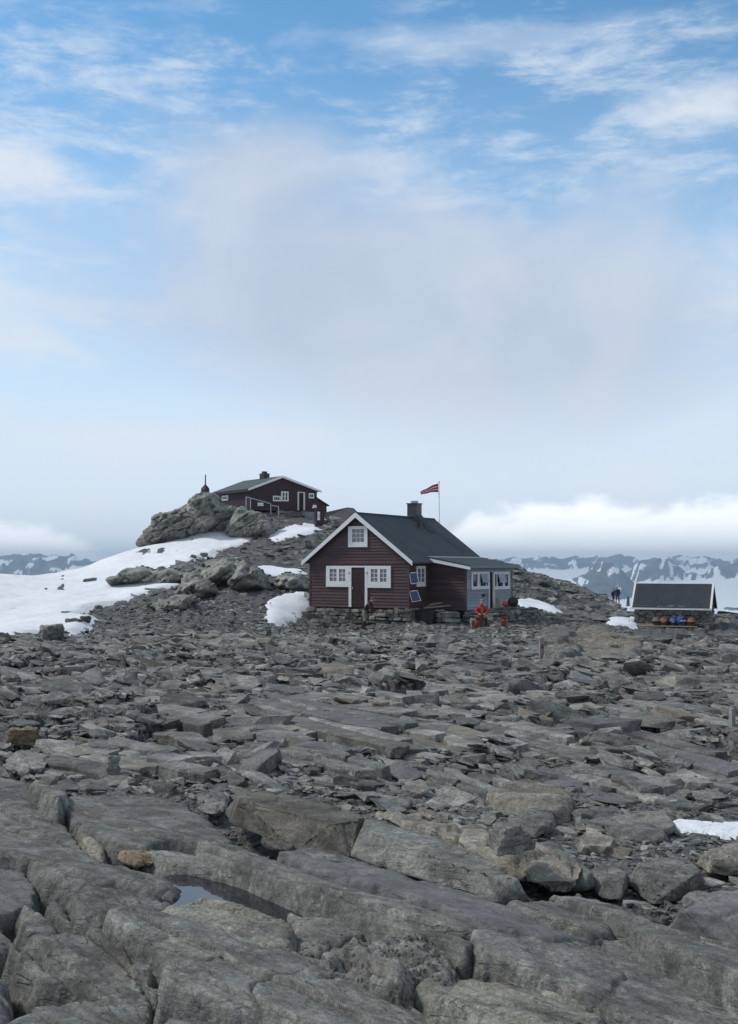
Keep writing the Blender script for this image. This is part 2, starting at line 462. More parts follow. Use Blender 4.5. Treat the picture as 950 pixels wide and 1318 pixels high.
def snow_mat():
    m, g, b = new_mat('old_snow')
    geo = g.new('ShaderNodeNewGeometry'); P = geo.outputs['Position']
    n = g.noise(P, 0.5, 5, 0.6); n2 = g.noise(g.mapping(P, (1, 2.2, 1)), 3.0, 6, 0.65); f = g.noise(P, 9, 4, 0.7)
    c = g.mix(g.ramp(n, 0.35, 0.7), (0.88, 0.89, 0.91), (0.80, 0.82, 0.85))
    c = g.mix(g.math('MULTIPLY', g.ramp(n2, 0.50, 0.72), 0.45), c, (0.60, 0.605, 0.61))
    dk = g.noise(g.mapping(P, (1, 1, 1), (0, 0, 0), (4, 9, 2)), 1.6, 8, 0.72, 0.4)
    c = g.mix(g.math('MULTIPLY', g.ramp(dk, 0.56, 0.72), 0.65), c, (0.36, 0.35, 0.33))
    g.t.links.new(c, b.inputs['Base Color'])
    b.inputs['Roughness'].default_value = 0.75; b.inputs['Specular IOR Level'].default_value = 0.25
    sc_ = g.new('ShaderNodeTexVoronoi', feature='SMOOTH_F1'); g.t.links.new(g.mapping(P, (1, 0.6, 1)), sc_.inputs['Vector']); sc_.inputs['Scale'].default_value = 1.3
    bump(g, b, g.math('ADD', g.math('ADD', n2, g.math('MULTIPLY', sc_.outputs['Distance'], 0.8)), g.math('MULTIPLY', f, 0.3)), 0.6, 0.16)
    return m
M['snow'] = snow_mat()

def water_mat():
    m, g, b = new_mat('puddle_water')
    geo = g.new('ShaderNodeNewGeometry')
    n = g.noise(geo.outputs['Position'], 14, 2, 0.5)
    b.inputs['Base Color'].default_value = (0.012, 0.016, 0.022, 1)
    b.inputs['Roughness'].default_value = 0.03
    b.inputs['IOR'].default_value = 1.33
    b.inputs['Specular IOR Level'].default_value = 0.5
    b.inputs['Coat Weight'].default_value = 0.5; b.inputs['Coat Roughness'].default_value = 0.02
    bump(g, b, n, 0.04, 0.01)
    return m
M['water'] = water_mat()

def mountain_mat():
    m, g, b = new_mat('far_mountain')
    geo = g.new('ShaderNodeNewGeometry'); P = geo.outputs['Position']
    n = g.noise(g.mapping(P, (1, .5, 1.6)), 0.016, 8, 0.72, 0.4); n2 = g.noise(g.mapping(P, (1, .3, 1.5)), 0.05, 7, 0.72, 0.3)
    a = g.new('ShaderNodeAttribute'); a.attribute_name = 'snow'
    c = g.mix(g.ramp(n, 0.3, 0.7), (0.025, 0.03, 0.038), (0.17, 0.168, 0.16))
    f = g.math('ADD', a.outputs['Fac'], g.math('MULTIPLY', g.math('SUBTRACT', n2, 0.5), 1.1))
    c = g.mix(g.ramp(f, 0.42, 0.58), c, (0.93, 0.94, 0.95))
    g.t.links.new(c, b.inputs['Base Color']); b.inputs['Roughness'].default_value = 0.9
    b.inputs['Specular IOR Level'].default_value = 0.1
    return m
M['mountain'] = mountain_mat()

M['brown'] = flat_mat('brown_paint', (0.072, 0.041, 0.042), 0.62, 0.22, 2.0, 0.002, 0.35, (0.4, 1, 5), objvar=0.20)
M['maroon'] = flat_mat('maroon_paint', (0.047, 0.021, 0.027), 0.65, 0.25, 1.6, 0.002, 0.3, (0.5, 0.5, 4))
M['blue_wall'] = flat_mat('faded_blue_paint', (0.275, 0.31, 0.37), 0.6, 0.2, 2.2, 0.002, 0.35, (0.4, 0.4, 5), objvar=0.14)
M['white'] = flat_mat('white_paint', (0.74, 0.74, 0.74), 0.55, 0.10, 3.0, 0.0, 0.4, (1, 1, 4))
M['cream'] = flat_mat('cream_paint', (0.62, 0.60, 0.53), 0.6, 0.12, 3.0)
M['dark_door'] = flat_mat('dark_brown_door', (0.040, 0.020, 0.021), 0.6, 0.2, 3.0, 0.0, 0.3, (4, 4, 0.5))
M['opening'] = flat_mat('painted_interior_shade', (0.012, 0.010, 0.010), 0.9, 0.3)  # near-black colour stands for the shade inside open doorways
M['grey_trim'] = flat_mat('grey_beam', (0.20, 0.225, 0.26), 0.6, 0.15, 3.0)
M['charcoal'] = flat_mat('charcoal_metal', (0.022, 0.026, 0.033), 0.42, 0.3, 5.0, 0.0, 0.5)
M['steel'] = flat_mat('galvanised_steel', (0.42, 0.44, 0.46), 0.45, 0.15, 8.0, metal=0.7)
M['concrete'] = flat_mat('concrete', (0.27, 0.275, 0.27), 0.9, 0.25, 2.5, 0.006)
M['wood'] = flat_mat('weathered_wood', (0.25, 0.21, 0.16), 0.8, 0.35, 2.5, 0.004, 0.25, (0.6, 6, 6))
M['wood_pale'] = flat_mat('pale_wood', (0.40, 0.32, 0.21), 0.75, 0.25, 2.5, 0.003, 0.25, (0.6, 6, 6))
M['black'] = flat_mat('black_plastic', (0.014, 0.015, 0.015), 0.45, 0.3)
M['green_black'] = flat_mat('dark_green_metal', (0.020, 0.026, 0.024), 0.5, 0.4)
M['red'] = flat_mat('red_cloth', (0.42, 0.022, 0.022), 0.8, 0.3, 6.0)
M['red_pack'] = flat_mat('red_nylon', (0.36, 0.016, 0.022), 0.65, 0.3, 8.0)
M['rust_pack'] = flat_mat('rusty_red_nylon', (0.22, 0.038, 0.022), 0.7, 0.35, 8.0)
M['orange'] = flat_mat('orange_nylon', (0.62, 0.15, 0.03), 0.65, 0.3, 8.0)
M['maroon_cloth'] = flat_mat('maroon_cloth', (0.060, 0.024, 0.025), 0.85, 0.25, 6.0)
M['khaki'] = flat_mat('khaki_cloth', (0.24, 0.22, 0.16), 0.85, 0.2, 6.0)
M['tan'] = flat_mat('tan_cloth', (0.26, 0.17, 0.10), 0.85, 0.2, 6.0)
M['grey_cloth'] = flat_mat('grey_cloth', (0.10, 0.105, 0.11), 0.85, 0.2, 6.0)
M['dark_cloth'] = flat_mat('dark_cloth', (0.018, 0.018, 0.024), 0.85, 0.3, 6.0)
M['navy'] = flat_mat('navy_cloth', (0.018, 0.022, 0.045), 0.8, 0.3, 6.0)
M['skin'] = flat_mat('skin', (0.42, 0.25, 0.18), 0.6, 0.08)
M['hair'] = flat_mat('grey_hair', (0.22, 0.20, 0.19), 0.8, 0.2, 30.0)
M['brown_hair'] = flat_mat('brown_hair', (0.10, 0.055, 0.04), 0.8, 0.2, 30.0)
M['flag_red'] = flat_mat('flag_red', (0.44, 0.02, 0.05), 0.8, 0.1)
M['flag_white'] = flat_mat('flag_white', (0.75, 0.75, 0.75), 0.8, 0.05)
M['flag_blue'] = flat_mat('flag_blue', (0.02, 0.03, 0.12), 0.8, 0.1)
M['barrel_blue'] = flat_mat('blue_drum_paint', (0.035, 0.06, 0.15), 0.45, 0.25, 3.0)
M['barrel_orange'] = flat_mat('rusty_orange_drum_paint', (0.21, 0.082, 0.04), 0.6, 0.45, 5.0)
M['barrel_olive'] = flat_mat('olive_drum_paint', (0.12, 0.115, 0.085), 0.6, 0.3, 4.0)
M['tarp'] = flat_mat('blue_tarp', (0.024, 0.042, 0.15), 0.5, 0.3, 5.0)
M['green_roof'] = flat_mat('grey_green_roof', (0.075, 0.095, 0.085), 0.75, 0.25, 1.2, 0.004, 0.3)
M['grey_roof'] = flat_mat('flat_grey_roof', (0.085, 0.095, 0.09), 0.8, 0.25, 1.2, 0.004, 0.3)

def roof_mat(name, col, rows, axis_scale):
    m, g, b = new_mat(name)
    tc = g.new('ShaderNodeTexCoord'); P = tc.outputs['Object']
    n = g.noise(P, 1.1, 6, 0.65); n2 = g.noise(P, 22, 4, 0.7)
    w = g.new('ShaderNodeTexWave', wave_type='BANDS', bands_direction=rows, wave_profile='SAW')
    g.t.links.new(P, w.inputs['Vector']); w.inputs['Scale'].default_value = axis_scale; w.inputs['Distortion'].default_value = 0.3
    c = g.mix(g.ramp(n, 0.3, 0.72), tuple(v * 0.82 for v in col), tuple(v * 1.22 for v in col))
    c = g.mix(g.math('MULTIPLY', g.ramp(n2, 0.5, 0.75), 0.35), c, tuple(v * 1.6 for v in col))
    g.t.links.new(c, b.inputs['Base Color']); b.inputs['Roughness'].default_value = 0.7; b.inputs['Specular IOR Level'].default_value = 0.3
    bump(g, b, g.math('ADD', g.math('MULTIPLY', w.outputs['Fac'], 0.6), g.math('MULTIPLY', n2, 0.6)), 0.5, 0.012)
    return m
M['roof'] = roof_mat('slate_grey_roofing_felt', (0.036, 0.044, 0.052), 'Z', 1.6)
M['shed_roof'] = roof_mat('dark_corrugated_roof', (0.046, 0.054, 0.063), 'X', 3.0)

def glass_mat(name, col, rough=0.08):
    m, g, b = new_mat(name)
    tc = g.new('ShaderNodeTexCoord')
    n = g.noise(tc.outputs['Object'], 2.3, 3, 0.5)
    g.t.links.new(g.mix(g.ramp(n, 0.35, 0.65), tuple(v * 0.55 for v in col), col), b.inputs['Base Color'])
    b.inputs['Roughness'].default_value = rough; b.inputs['Specular IOR Level'].default_value = 0.6
    bump(g, b, n, 0.05, 0.02)
    return m
M['glass'] = glass_mat('window_glass_sky_and_curtain_tone', (0.16, 0.15, 0.19))  # curtain tone with the whitish sky reflection put into the base colour
M['glass_dark'] = glass_mat('dark_window_glass', (0.03, 0.03, 0.035))
M['glass_sky_tint'] = glass_mat('casement_glass_sky_tint', (0.16, 0.23, 0.34), 0.15)  # sky reflection put into the pane as a blue base colour
def solar_mat():
    m, g, b = new_mat('solar_cells')
    tc = g.new('ShaderNodeTexCoord')
    br = g.new('ShaderNodeTexBrick'); g.t.links.new(tc.outputs['Generated'], br.inputs['Vector'])
    br.offset = 0.0
    br.inputs['Color1'].default_value = (0.010, 0.012, 0.045, 1); br.inputs['Color2'].default_value = (0.013, 0.015, 0.05, 1)
    br.inputs['Mortar'].default_value = (0.06, 0.065, 0.09, 1)
    br.inputs['Scale'].default_value = 1.0; br.inputs['Mortar Size'].default_value = 0.008
    br.inputs['Brick Width'].default_value = 0.25; br.inputs['Row Height'].default_value = 0.17
    g.t.links.new(br.outputs['Color'], b.inputs['Base Color']); b.inputs['Roughness'].default_value = 0.15
    return m
M['solar'] = solar_mat()
# ------------------------------------------------------------------ terrain
CP = []
def cpix(px, py, Y):
    p = at(px, py, Y); CP.append((p[0], Y, p[2]))
def cz(px, Y, z): CP.append(((px - 475) / F * Y, Y, z))
for Y, z in ((0.6, -.2), (1.5, -.2), (3, -.2), (5, -.19), (7, -.16), (9, -.05), (12, -.12), (16, -.27), (22, -.5), (30, -.76)):
    for u in (-1.0, -.6, -.35, -.15, 0, .15, .35, .6, 1.0): CP.append((u * Y, Y, z + (.09 if u > .1 and 4.5 < Y < 8 else 0)))
for Y, z in ((40, -1.04),):
    for u in (-1.0, -.6, -.35, -.15, 0, .15, .35, .6, 1.0): CP.append((u * Y, Y, z - (0.2 * max(0, u))))
for a in ((400, 806, 56), (460, 811, 53.4), (530, 807, 53), (600, 806, 52.3), (650, 808, 52), (700, 812, 52), (760, 816, 54), (840, 813, 61), (910, 815, 62), (980, 815, 62),
          (60, 815, 46), (60, 782, 58), (60, 752, 78), (60, 744, 86), (0, 744, 86), (-150, 746, 86), (-150, 815, 48), (120, 805, 48), (170, 772, 60), (220, 752, 68),
          (130, 738, 84), (130, 726, 95), (180, 708, 99), (240, 696, 100), (300, 688, 101), (200, 737, 80), (260, 745, 70), (250, 728, 80), (300, 735, 76), (310, 715, 86),
          (350, 735, 80), (350, 715, 88), (360, 695, 96), (400, 681, 102), (430, 690, 98), (430, 672, 106), (412, 681, 106), (395, 679, 107), (362, 676, 106.5),
          (300, 775, 57), (340, 795, 54), (370, 772, 60), (390, 745, 75), (200, 800, 48), (260, 790, 51),
          (665, 735, 85), (700, 744, 95), (740, 755, 105), (790, 777, 118), (660, 760, 75), (690, 784, 66), (720, 790, 64), (740, 775, 85), (760, 789, 76), (800, 796, 70), (800, 806, 62),
          (930, 793, 72), (960, 794, 72), (1100, 790, 76), (1300, 800, 70)):
    cpix(*a)
for a in ((470, 106, 5.2), (550, 100, 3.6), (620, 92, 2.0), (560, 62, -.75), (640, 62, -.85), (520, 70, .3), (600, 75, .6),
          (290, 112, 7.2), (340, 112, 7.0), (400, 114, 6.6), (270, 108, 7.2), (250, 112, 5.0), (340, 122, 7.2),
          (300, 135, 4), (300, 160, -8), (450, 130, 2), (150, 122, -3), (60, 105, -3), (-150, 105, -4),
          (680, 125, -5), (760, 150, -14), (800, 150, -16), (860, 110, -7), (950, 95, -6), (1200, 95, -8), (-600, 60, -1), (-600, 90, -3), (1500, 60, -2.5),
          (-800, 180, -40), (-150, 180, -30), (200, 185, -26), (475, 185, -26), (750, 190, -34), (1100, 180, -36), (1600, 180, -44)):
    cz(*a)
CP = np.array(CP)
def _uv(x, y): return np.stack([x / y * 3.2, np.log(y) * 1.6], -1)
def _k(r2): return np.where(r2 > 1e-12, 0.5 * r2 * np.log(np.maximum(r2, 1e-12)), 0.0)
_A = _uv(CP[:, 0], CP[:, 1]); _n = len(CP)
_D = ((_A[:, None] - _A[None]) ** 2).sum(-1)
_M = np.zeros((_n + 3, _n + 3)); _M[:_n, :_n] = _k(_D) + np.eye(_n) * 2e-4
_M[:_n, _n] = 1; _M[:_n, _n + 1:] = _A; _M[_n, :_n] = 1; _M[_n + 1:, :_n] = _A.T
_w = np.linalg.solve(_M, np.concatenate([CP[:, 2], np.zeros(3)]))
def T(x, y):
    """smooth ground height"""
    x = np.asarray(x, float); y = np.maximum(np.asarray(y, float), 0.6)
    sh = x.shape; q = _uv(x.ravel(), np.minimum(y.ravel(), 200.0)); out = np.empty(len(q))
    for i in range(0, len(q), 20000):
        c = q[i:i + 20000]
        d = ((c[:, None] - _A[None]) ** 2).sum(-1)
        out[i:i + 20000] = _k(d) @ _w[:_n] + _w[_n] + c @ _w[_n + 1:]
    return out.reshape(sh)
def hit(px, py, h=0.0, Y0=1.0, Y1=150.0):
    """where the sight line through a photo pixel meets the ground raised by h (nearest approach if it passes over)"""
    d = ray(px, py); d = d / d[1]
    Y = np.exp(np.linspace(math.log(Y0), math.log(Y1), 500))
    g = EYE + d[2] * Y - (T(d[0] * Y, Y) + h)
    s = np.where((g[:-1] > 0) & (g[1:] <= 0))[0]
    if len(s):
        i = s[0]; t = g[i] / (g[i] - g[i + 1]); y = Y[i] + t * (Y[i + 1] - Y[i])
    else:
        k = Y > 20; y = Y[k][np.argmin(g[k])]
    return np.array([d[0] * y, y])

def detail(x, y):
    """broken plates and lumps of the rock field"""
    s = np.clip((y - 7.5) / 3, 0, 1)
    k = 1.0 + np.clip((y - 40) / 40, 0, 1.5)
    f1, f2, ids, ox, oy = worley(x * 0.9 / k + 0.15 * fbm(x, y, octv=2), y * 1.5 / k)
    plate = (ids - .5) * .16 + ox * (ids - .3) * .22 - np.clip(.09 - (f2 - f1), 0, .09) * 1.3
    g1, g2, jd, px, py = worley(x * 2.6 / k + 9, y * 3.6 / k)
    small = (jd - .5) * .08 + px * .06 - np.clip(.10 - (g2 - g1), 0, .10) * .5
    big = fbm(x * 0.16, y * 0.22, octv=3) * (0.13 - .08 * np.clip((y - 42) / 8, 0, 1) * (y < 66))
    near = fbm(x * 6, y * 6, octv=3) * 0.018
    return s * (plate + small + big) * (1 + 0.25 * (k - 1)) + near

def build_ground():
    Yr = np.concatenate([[0.3], np.exp(np.linspace(math.log(0.8), math.log(185), 560)), np.exp(np.linspace(math.log(215), math.log(9500), 22))])
    uc = np.concatenate([np.linspace(-1.3, -.44, 70), np.linspace(-.435, .435, 400), np.linspace(.44, 1.3, 70)])
    Yg, U = np.meshgrid(Yr, uc, indexing='ij')
    X = U * Yg
    z = T(X, Yg)
    fine = Yg < 190
    z = z + np.where(fine, detail(X, Yg), 0)
    far = np.clip(np.log(np.maximum(Yg, 186) / 186) / math.log(10), 0, 1)
    z = np.where(fine, z, z * (1 - far) - 420 * far)
    V = np.stack([X, Yg, z], -1).reshape(-1, 3)
    r, c = Yg.shape
    i = np.arange(r - 1)[:, None] * c + np.arange(c - 1)[None]
    Q = np.stack([i, i + 1, i + 1 + c, i + c], -1).reshape(-1, 4)
    me = make_mesh('ground', V, Q, True, [M['ground']])
    tag(link('ground', me), kind='structure')
build_ground()

def field(name, poly, res, zfun, R, drop, mat, margin=None, edge=0.0, seed=0, smooth=True, sm_it=2, grow=0.0):
    """a solid sheet on the ground: outline in world xy, rounded edge of radius R falling by drop, top surface zfun(x, y, sd)"""
    P = smooth_poly(poly, sm_it)
    margin = margin if margin is not None else drop * 0.35 + res
    x0, y0 = P.min(0) - margin - edge; x1, y1 = P.max(0) + margin + edge
    nx = max(4, int((x1 - x0) / res)); ny = max(4, int((y1 - y0) / res))
    X, Y = np.meshgrid(np.linspace(x0, x1, nx), np.linspace(y0, y1, ny), indexing='ij')
    sd, _ = poly_sd(np.stack([X.ravel(), Y.ravel()], -1), P); sd = sd.reshape(X.shape)
    if edge: sd = sd + edge * fbm(X / (edge * 5) + seed, Y / (edge * 5), octv=4)
    R_ = R
    if grow: sd = sd + grow
    t = np.clip(1 - sd / R_, 0, 1)
    top = zfun(X, Y, sd)
    z = top - R_ * 0.9 * (1 - np.sqrt(np.maximum(0, 1 - t ** 2.6))) - np.clip(-sd, 0, None) * (drop / max(margin, 1e-6)) * 1.0
    keep = sd > -margin
    kq = keep[:-1, :-1] & keep[1:, :-1] & keep[1:, 1:] & keep[:-1, 1:]
    idx = np.arange(nx * ny).reshape(nx, ny)
    Q = np.stack([idx[:-1, :-1], idx[1:, :-1], idx[1:, 1:], idx[:-1, 1:]], -1)[kq]
    used = np.zeros(nx * ny, bool); used[Q.ravel()] = True
    mp = np.cumsum(used) - 1
    V = np.stack([X, Y, z], -1).reshape(-1, 3)[used]
    Q = mp[Q]
    # own origin at the middle
    c = V.mean(0); c[2] = V[:, 2].min()
    me = make_mesh(name, V - c, Q, smooth, [mat])
    return link(name, me, None, tuple(c))

def slab(px_poly, h, label, mat='rock', R=0.016, drop=0.22, tilt=(0, 0), amp=0.0155, edge=0.015, res=None, group=None, name='rock_slab', cat='rock slab', hs=None, strat=0.0, lump=1.0, base=None, grow=0.0, saw=None):
    """a slab of rock from its outline in the photo, laid on the ground at height h above the zero plane (near) or the terrain"""
    if base is None:
        pts = []
        for q in px_poly:
            hh = h if len(q) == 2 else q[2]
            d = ray(q[0], q[1]); t = (hh - EYE) / d[2]
            pts.append((d[0] * t, d[1] * t))
        zb = lambda x, y: h
    else:
        pts = [hit(q[0], q[1], h) for q in px_poly]
        zb = lambda x, y: T(x, y) + h
    pts = np.array(pts); cx, cy = pts.mean(0)
    Ym = cy
    if res is None: res = max(0.008, Ym * 0.0019)
    sc = Ym / 5.0
    qb = pts[:, 0] * .72 + pts[:, 1] * .69; bm_, bw_ = (qb.max() + qb.min()) / 2, max(.05, np.ptp(qb) / 2)
    sw = saw if saw is not None else (min(.030, bw_ * .20) if base is None else .05)
    seed = int(abs(cx * 131 + cy * 717)) % 97
    def zf(X, Y, sd):
        z = zb(X, Y) + tilt[0] * (X - cx) + tilt[1] * (Y - cy)
        # flow of the foliation: running down to the right, as the ribs do
        a = X * 0.69 - Y * 0.72; b = X * 0.72 + Y * 0.69
        z = z - sw * np.clip((b - bm_) / bw_, -1.1, 1.1)
        z = z + amp * lump * fbm(a * 1.1 / sc + seed, b * 2.4 / sc, octv=3) + amp * 0.30 * fbm(a * 6 / sc, b * 14 / sc + seed, octv=3)
        r = 1 - np.abs(vnoise(a * 0.9 / sc + seed, b * 4.2 / sc))
        z = z - amp * 1.3 * np.clip(r - 0.95, 0, 1) / 0.05
        q = b * 4.2 / sc + 0.55 * fbm(a * .6 / sc + seed, b * .8 / sc, octv=3); fr_ = q - np.floor(q)
        st_ = hash3(np.floor(q), np.floor(q) * 0 + seed, np.floor(q) * 0)
        z = z + amp * 1.1 * (st_ - .5) - amp * .9 * fr_ * (st_ > .4) - amp * 1.0 * (fr_ > .94) * (vnoise(a * .8 / sc + seed, np.floor(q) * 1.7) > -.1)
        f1, f2, ids, ox, oy = worley(a * .8 / sc + seed, b * 2.6 / sc)
        z = z + amp * 0.8 * (ids - .5) * np.clip(sd / (R * 1.5), 0, 1)
        if strat:
            q = (b + 0.25 * fbm(a * .5 / sc, b * .5 / sc, octv=2)) * 3.2 / sc
            z = z + strat * ((q - np.floor(q)) - .5)
        # frost-bitten rims and pock marks
        e_ = np.clip(1 - sd / (R * 2.2), 0, 1)
        z = z + e_ * amp * .55 * fbm(X * 16 / sc + seed, Y * 22 / sc, octv=3) + amp * .10 * fbm(X * 30 / sc, Y * 30 / sc + seed, octv=2)
        h1, h2, hd, hx, hy = worley(a * 3.1 / sc + seed, b * 5.5 / sc)
        z = z + amp * .35 * (hd - .5) * np.clip(sd / R, 0, 1) * (vnoise(a / sc, b / sc + seed) > .05)
        return z + np.minimum(0.10 * R, np.clip(sd, 0, 1) * 0.06)
    o = field(name, pts, res, zf, R, drop, M[mat] if isinstance(mat, str) else mat, edge=edge, seed=seed, grow=grow, sm_it=1 if base else 0, margin=drop * .22 + res + grow)
    return tag(o, label, cat, group)

# ------------------------------------------------------------------ foreground bedrock
FG = [
 # outline px, height, label, options
 ([(-60,985),(0,1000),(33,1003),(58,1020),(84,1055),(106,1090),(90,1082),(60,1066),(0,1034),(-60,1010)], 0.02, 'long grey rock slab at the left edge, pointing down towards the rusty boulder', dict(tilt=(0,.05))),
 ([(-60,1015),(0,1040),(55,1068),(108,1098),(100,1108),(60,1106),(0,1100),(-60,1090)], -0.01, 'smooth grey slab just below the pointed one at the left edge', {}),
 ([(35,1003),(84,1012),(88,1022),(76,1038),(56,1022)], 0.10, 'small tilted flat rock wedged above the broad smooth slab at left', dict(R=.03, drop=.22)),
 ([(88,1022),(150,1018),(215,1021),(262,1044),(304,1080),(290,1088),(215,1084),(190,1098),(150,1096),(125,1076),(100,1060),(80,1042)], 0.03, 'broad smooth grey slab behind the rusty boulder, with thin pale scratches', dict(amp=.012, R=.04)),
 ([(104,1066),(122,1068),(138,1094),(132,1102),(114,1092)], 0.03, 'pale pinkish smooth stone left of the rusty boulder', dict(mat='rock_warm', R=.05, drop=.2)),
 ([(44,1095),(95,1086),(118,1092),(142,1110),(215,1122),(238,1140),(222,1154),(150,1138),(100,1146),(56,1132),(36,1112)], 0.0, 'rounded grey slab under and left of the rusty boulder', dict(R=.07)),
 ([(-60,1098),(0,1104),(34,1114),(46,1138),(40,1166),(0,1182),(-60,1190)], -0.03, 'grey slab at the left edge below the pair of long slabs', {}),
 ([(72,1140),(110,1130),(155,1129),(205,1135),(230,1152),(232,1160),(182,1168),(128,1192),(96,1184),(92,1158)], 0.04, 'rounded grey slab just left of the puddle, dark crack under its front', dict(R=.08, amp=.03)),
 ([(20,1170),(36,1162),(62,1178),(82,1198),(62,1208),(34,1204)], 0.0, 'small upright lump of rock at left, beside the gravel hollow', dict(R=.06)),
 ([(62,1152),(90,1158),(94,1184),(120,1196),(88,1196),(64,1176)], -0.02, 'small grey lump of rock between the puddle slab and the left hollow', dict(R=.06)),
 ([(182,1174),(236,1162),(262,1159),(310,1167),(358,1182),(376,1196),(374,1213),(340,1214),(282,1198),(230,1187),(190,1184)], 0.05, 'pale speckled granite slab in front of the puddle', dict(mat='rock_granite', R=.04, saw=-.012)),
 ([(14,1214),(58,1207),(130,1200),(186,1222),(206,1244),(204,1272),(190,1288),(150,1285),(85,1258),(40,1242)], 0.03, 'big hummocky grey slab at lower left with a dark pitted front', dict(tilt=(0,.12),R=.05, amp=.03, drop=.3)),
 ([(132,1198),(186,1184),(280,1200),(380,1222),(452,1240),(545,1276),(640,1324),(600,1350),(430,1330),(300,1296),(214,1276),(208,1244)], 0.06, 'largest smooth grey slab across the bottom, sweeping down to the right', dict(tilt=(-.03,.10),R=.04, amp=.018, drop=.3)),
 ([(200,1212),(256,1206),(305,1212),(288,1228),(268,1238),(215,1232)], 0.085, 'thin pale flake lying on the largest smooth slab', dict(mat='rock_granite', R=.015, drop=.05, amp=.006)),
 ([(-40,1330),(25,1302),(60,1286),(110,1277),(170,1281),(202,1300),(185,1345),(90,1370),(-40,1380)], 0.02, 'dome of grey rock in the bottom left corner', dict(R=.06)),
 ([(185,1330),(214,1299),(250,1292),(320,1301),(400,1322),(430,1350),(300,1390),(180,1380)], 0.03, 'rounded grey slab at the bottom edge, right of the corner dome', dict(R=.05)),
 ([(-50,1232),(0,1240),(12,1258),(18,1296),(0,1318),(-50,1330)], 0.0, 'dark grey rock at the left edge beside the deep crack', dict(R=.08)),
 ([(-50,1190),(0,1186),(18,1198),(24,1212),(0,1226),(-50,1226)], -0.04, 'low grey rock at the left edge beside the gravel hollow', dict(R=.06)),
 # ribs right of the puddle
 ([(190,1098),(216,1088),(244,1090),(300,1110),(345,1124),(400,1148),(452,1172),(500,1186),(440,1176),(390,1156),(330,1130),(262,1112),(215,1106)], 0.04, 'narrow rib of grey rock along the far side of the puddle', dict(R=.02, amp=.012, edge=.010)),
 ([(250,1086),(262,1084),(280,1090),(340,1118),(400,1142),(470,1166),(560,1200),(612,1216),(600,1226),(545,1208),(470,1178),(400,1154),(330,1124),(262,1100)], 0.07, 'second rib of grey rock beyond the puddle, running down to the right', dict(R=.02, amp=.012, edge=.010)),
 ([(255,1080),(300,1082),(348,1100),(400,1122),(472,1142),(545,1162),(612,1190),(628,1208),(560,1194),(470,1164),(400,1140),(338,1114),(280,1092)], 0.09, 'third rib of grey rock beyond the puddle, directly below the split block', dict(R=.02, amp=.012, edge=.010)),
 ([(362,1098),(400,1090),(450,1098),(510,1110),(560,1124),(612,1144),(680,1178),(722,1196),(800,1204),(720,1214),(640,1208),(560,1168),(470,1140),(400,1120)], 0.08, 'long smooth slab in front of the split block, tapering to the right', dict(R=.03, amp=.014)),
 ([(650,1160),(700,1148),(742,1155),(792,1186),(800,1200),(760,1206),(700,1188)], 0.09, 'smooth oval slab just right of the front half of the split block', dict(R=.07)),
 ([(704,1140),(745,1139),(800,1160),(870,1194),(1000,1240),(1000,1286),(900,1238),(850,1214),(790,1182),(740,1154)], 0.12, 'long straight rib of grey rock running off the right edge', dict(R=.025, amp=.012)),
 ([(608,1218),(622,1197),(680,1196),(800,1206),(900,1244),(1000,1290),(1000,1360),(850,1330),(780,1292),(740,1270),(660,1252),(622,1237)], 0.06, 'wide smooth slab filling the lower right corner', dict(tilt=(-.04,.08),R=.03, amp=.016)),
 ([(535,1270),(558,1256),(610,1252),(680,1258),(748,1274),(786,1295),(778,1330),(660,1350),(600,1306)], 0.05, 'mottled grey-green slab at the bottom edge, right of centre', dict(R=.04, mat='rock_granite')),
 ([(820,1330),(856,1306),(1000,1312),(1000,1370),(840,1370)], 0.0, 'low grey slab in the very bottom right corner', dict(R=.06)),
 ([(374,1176),(440,1180),(502,1190),(470,1204),(410,1222),(380,1222),(376,1200)], 0.0, 'dark rock with a pitted front between the granite slab and the pitted boulder', dict(R=.04, mat='rock_pits', saw=.0)),
 ([(395,1232),(440,1206),(500,1196),(548,1193),(580,1208),(598,1240),(600,1254),(540,1254),(516,1262),(470,1250),(430,1236)], 0.10, 'humped boulder pitted with black holes, at the bottom centre', dict(R=.20, drop=.35, mat='rock_pits', amp=.05, name='boulder', cat='boulder')),
]
for i, (poly, h, label, kw) in enumerate(FG):
    slab(poly, h, label, **kw)

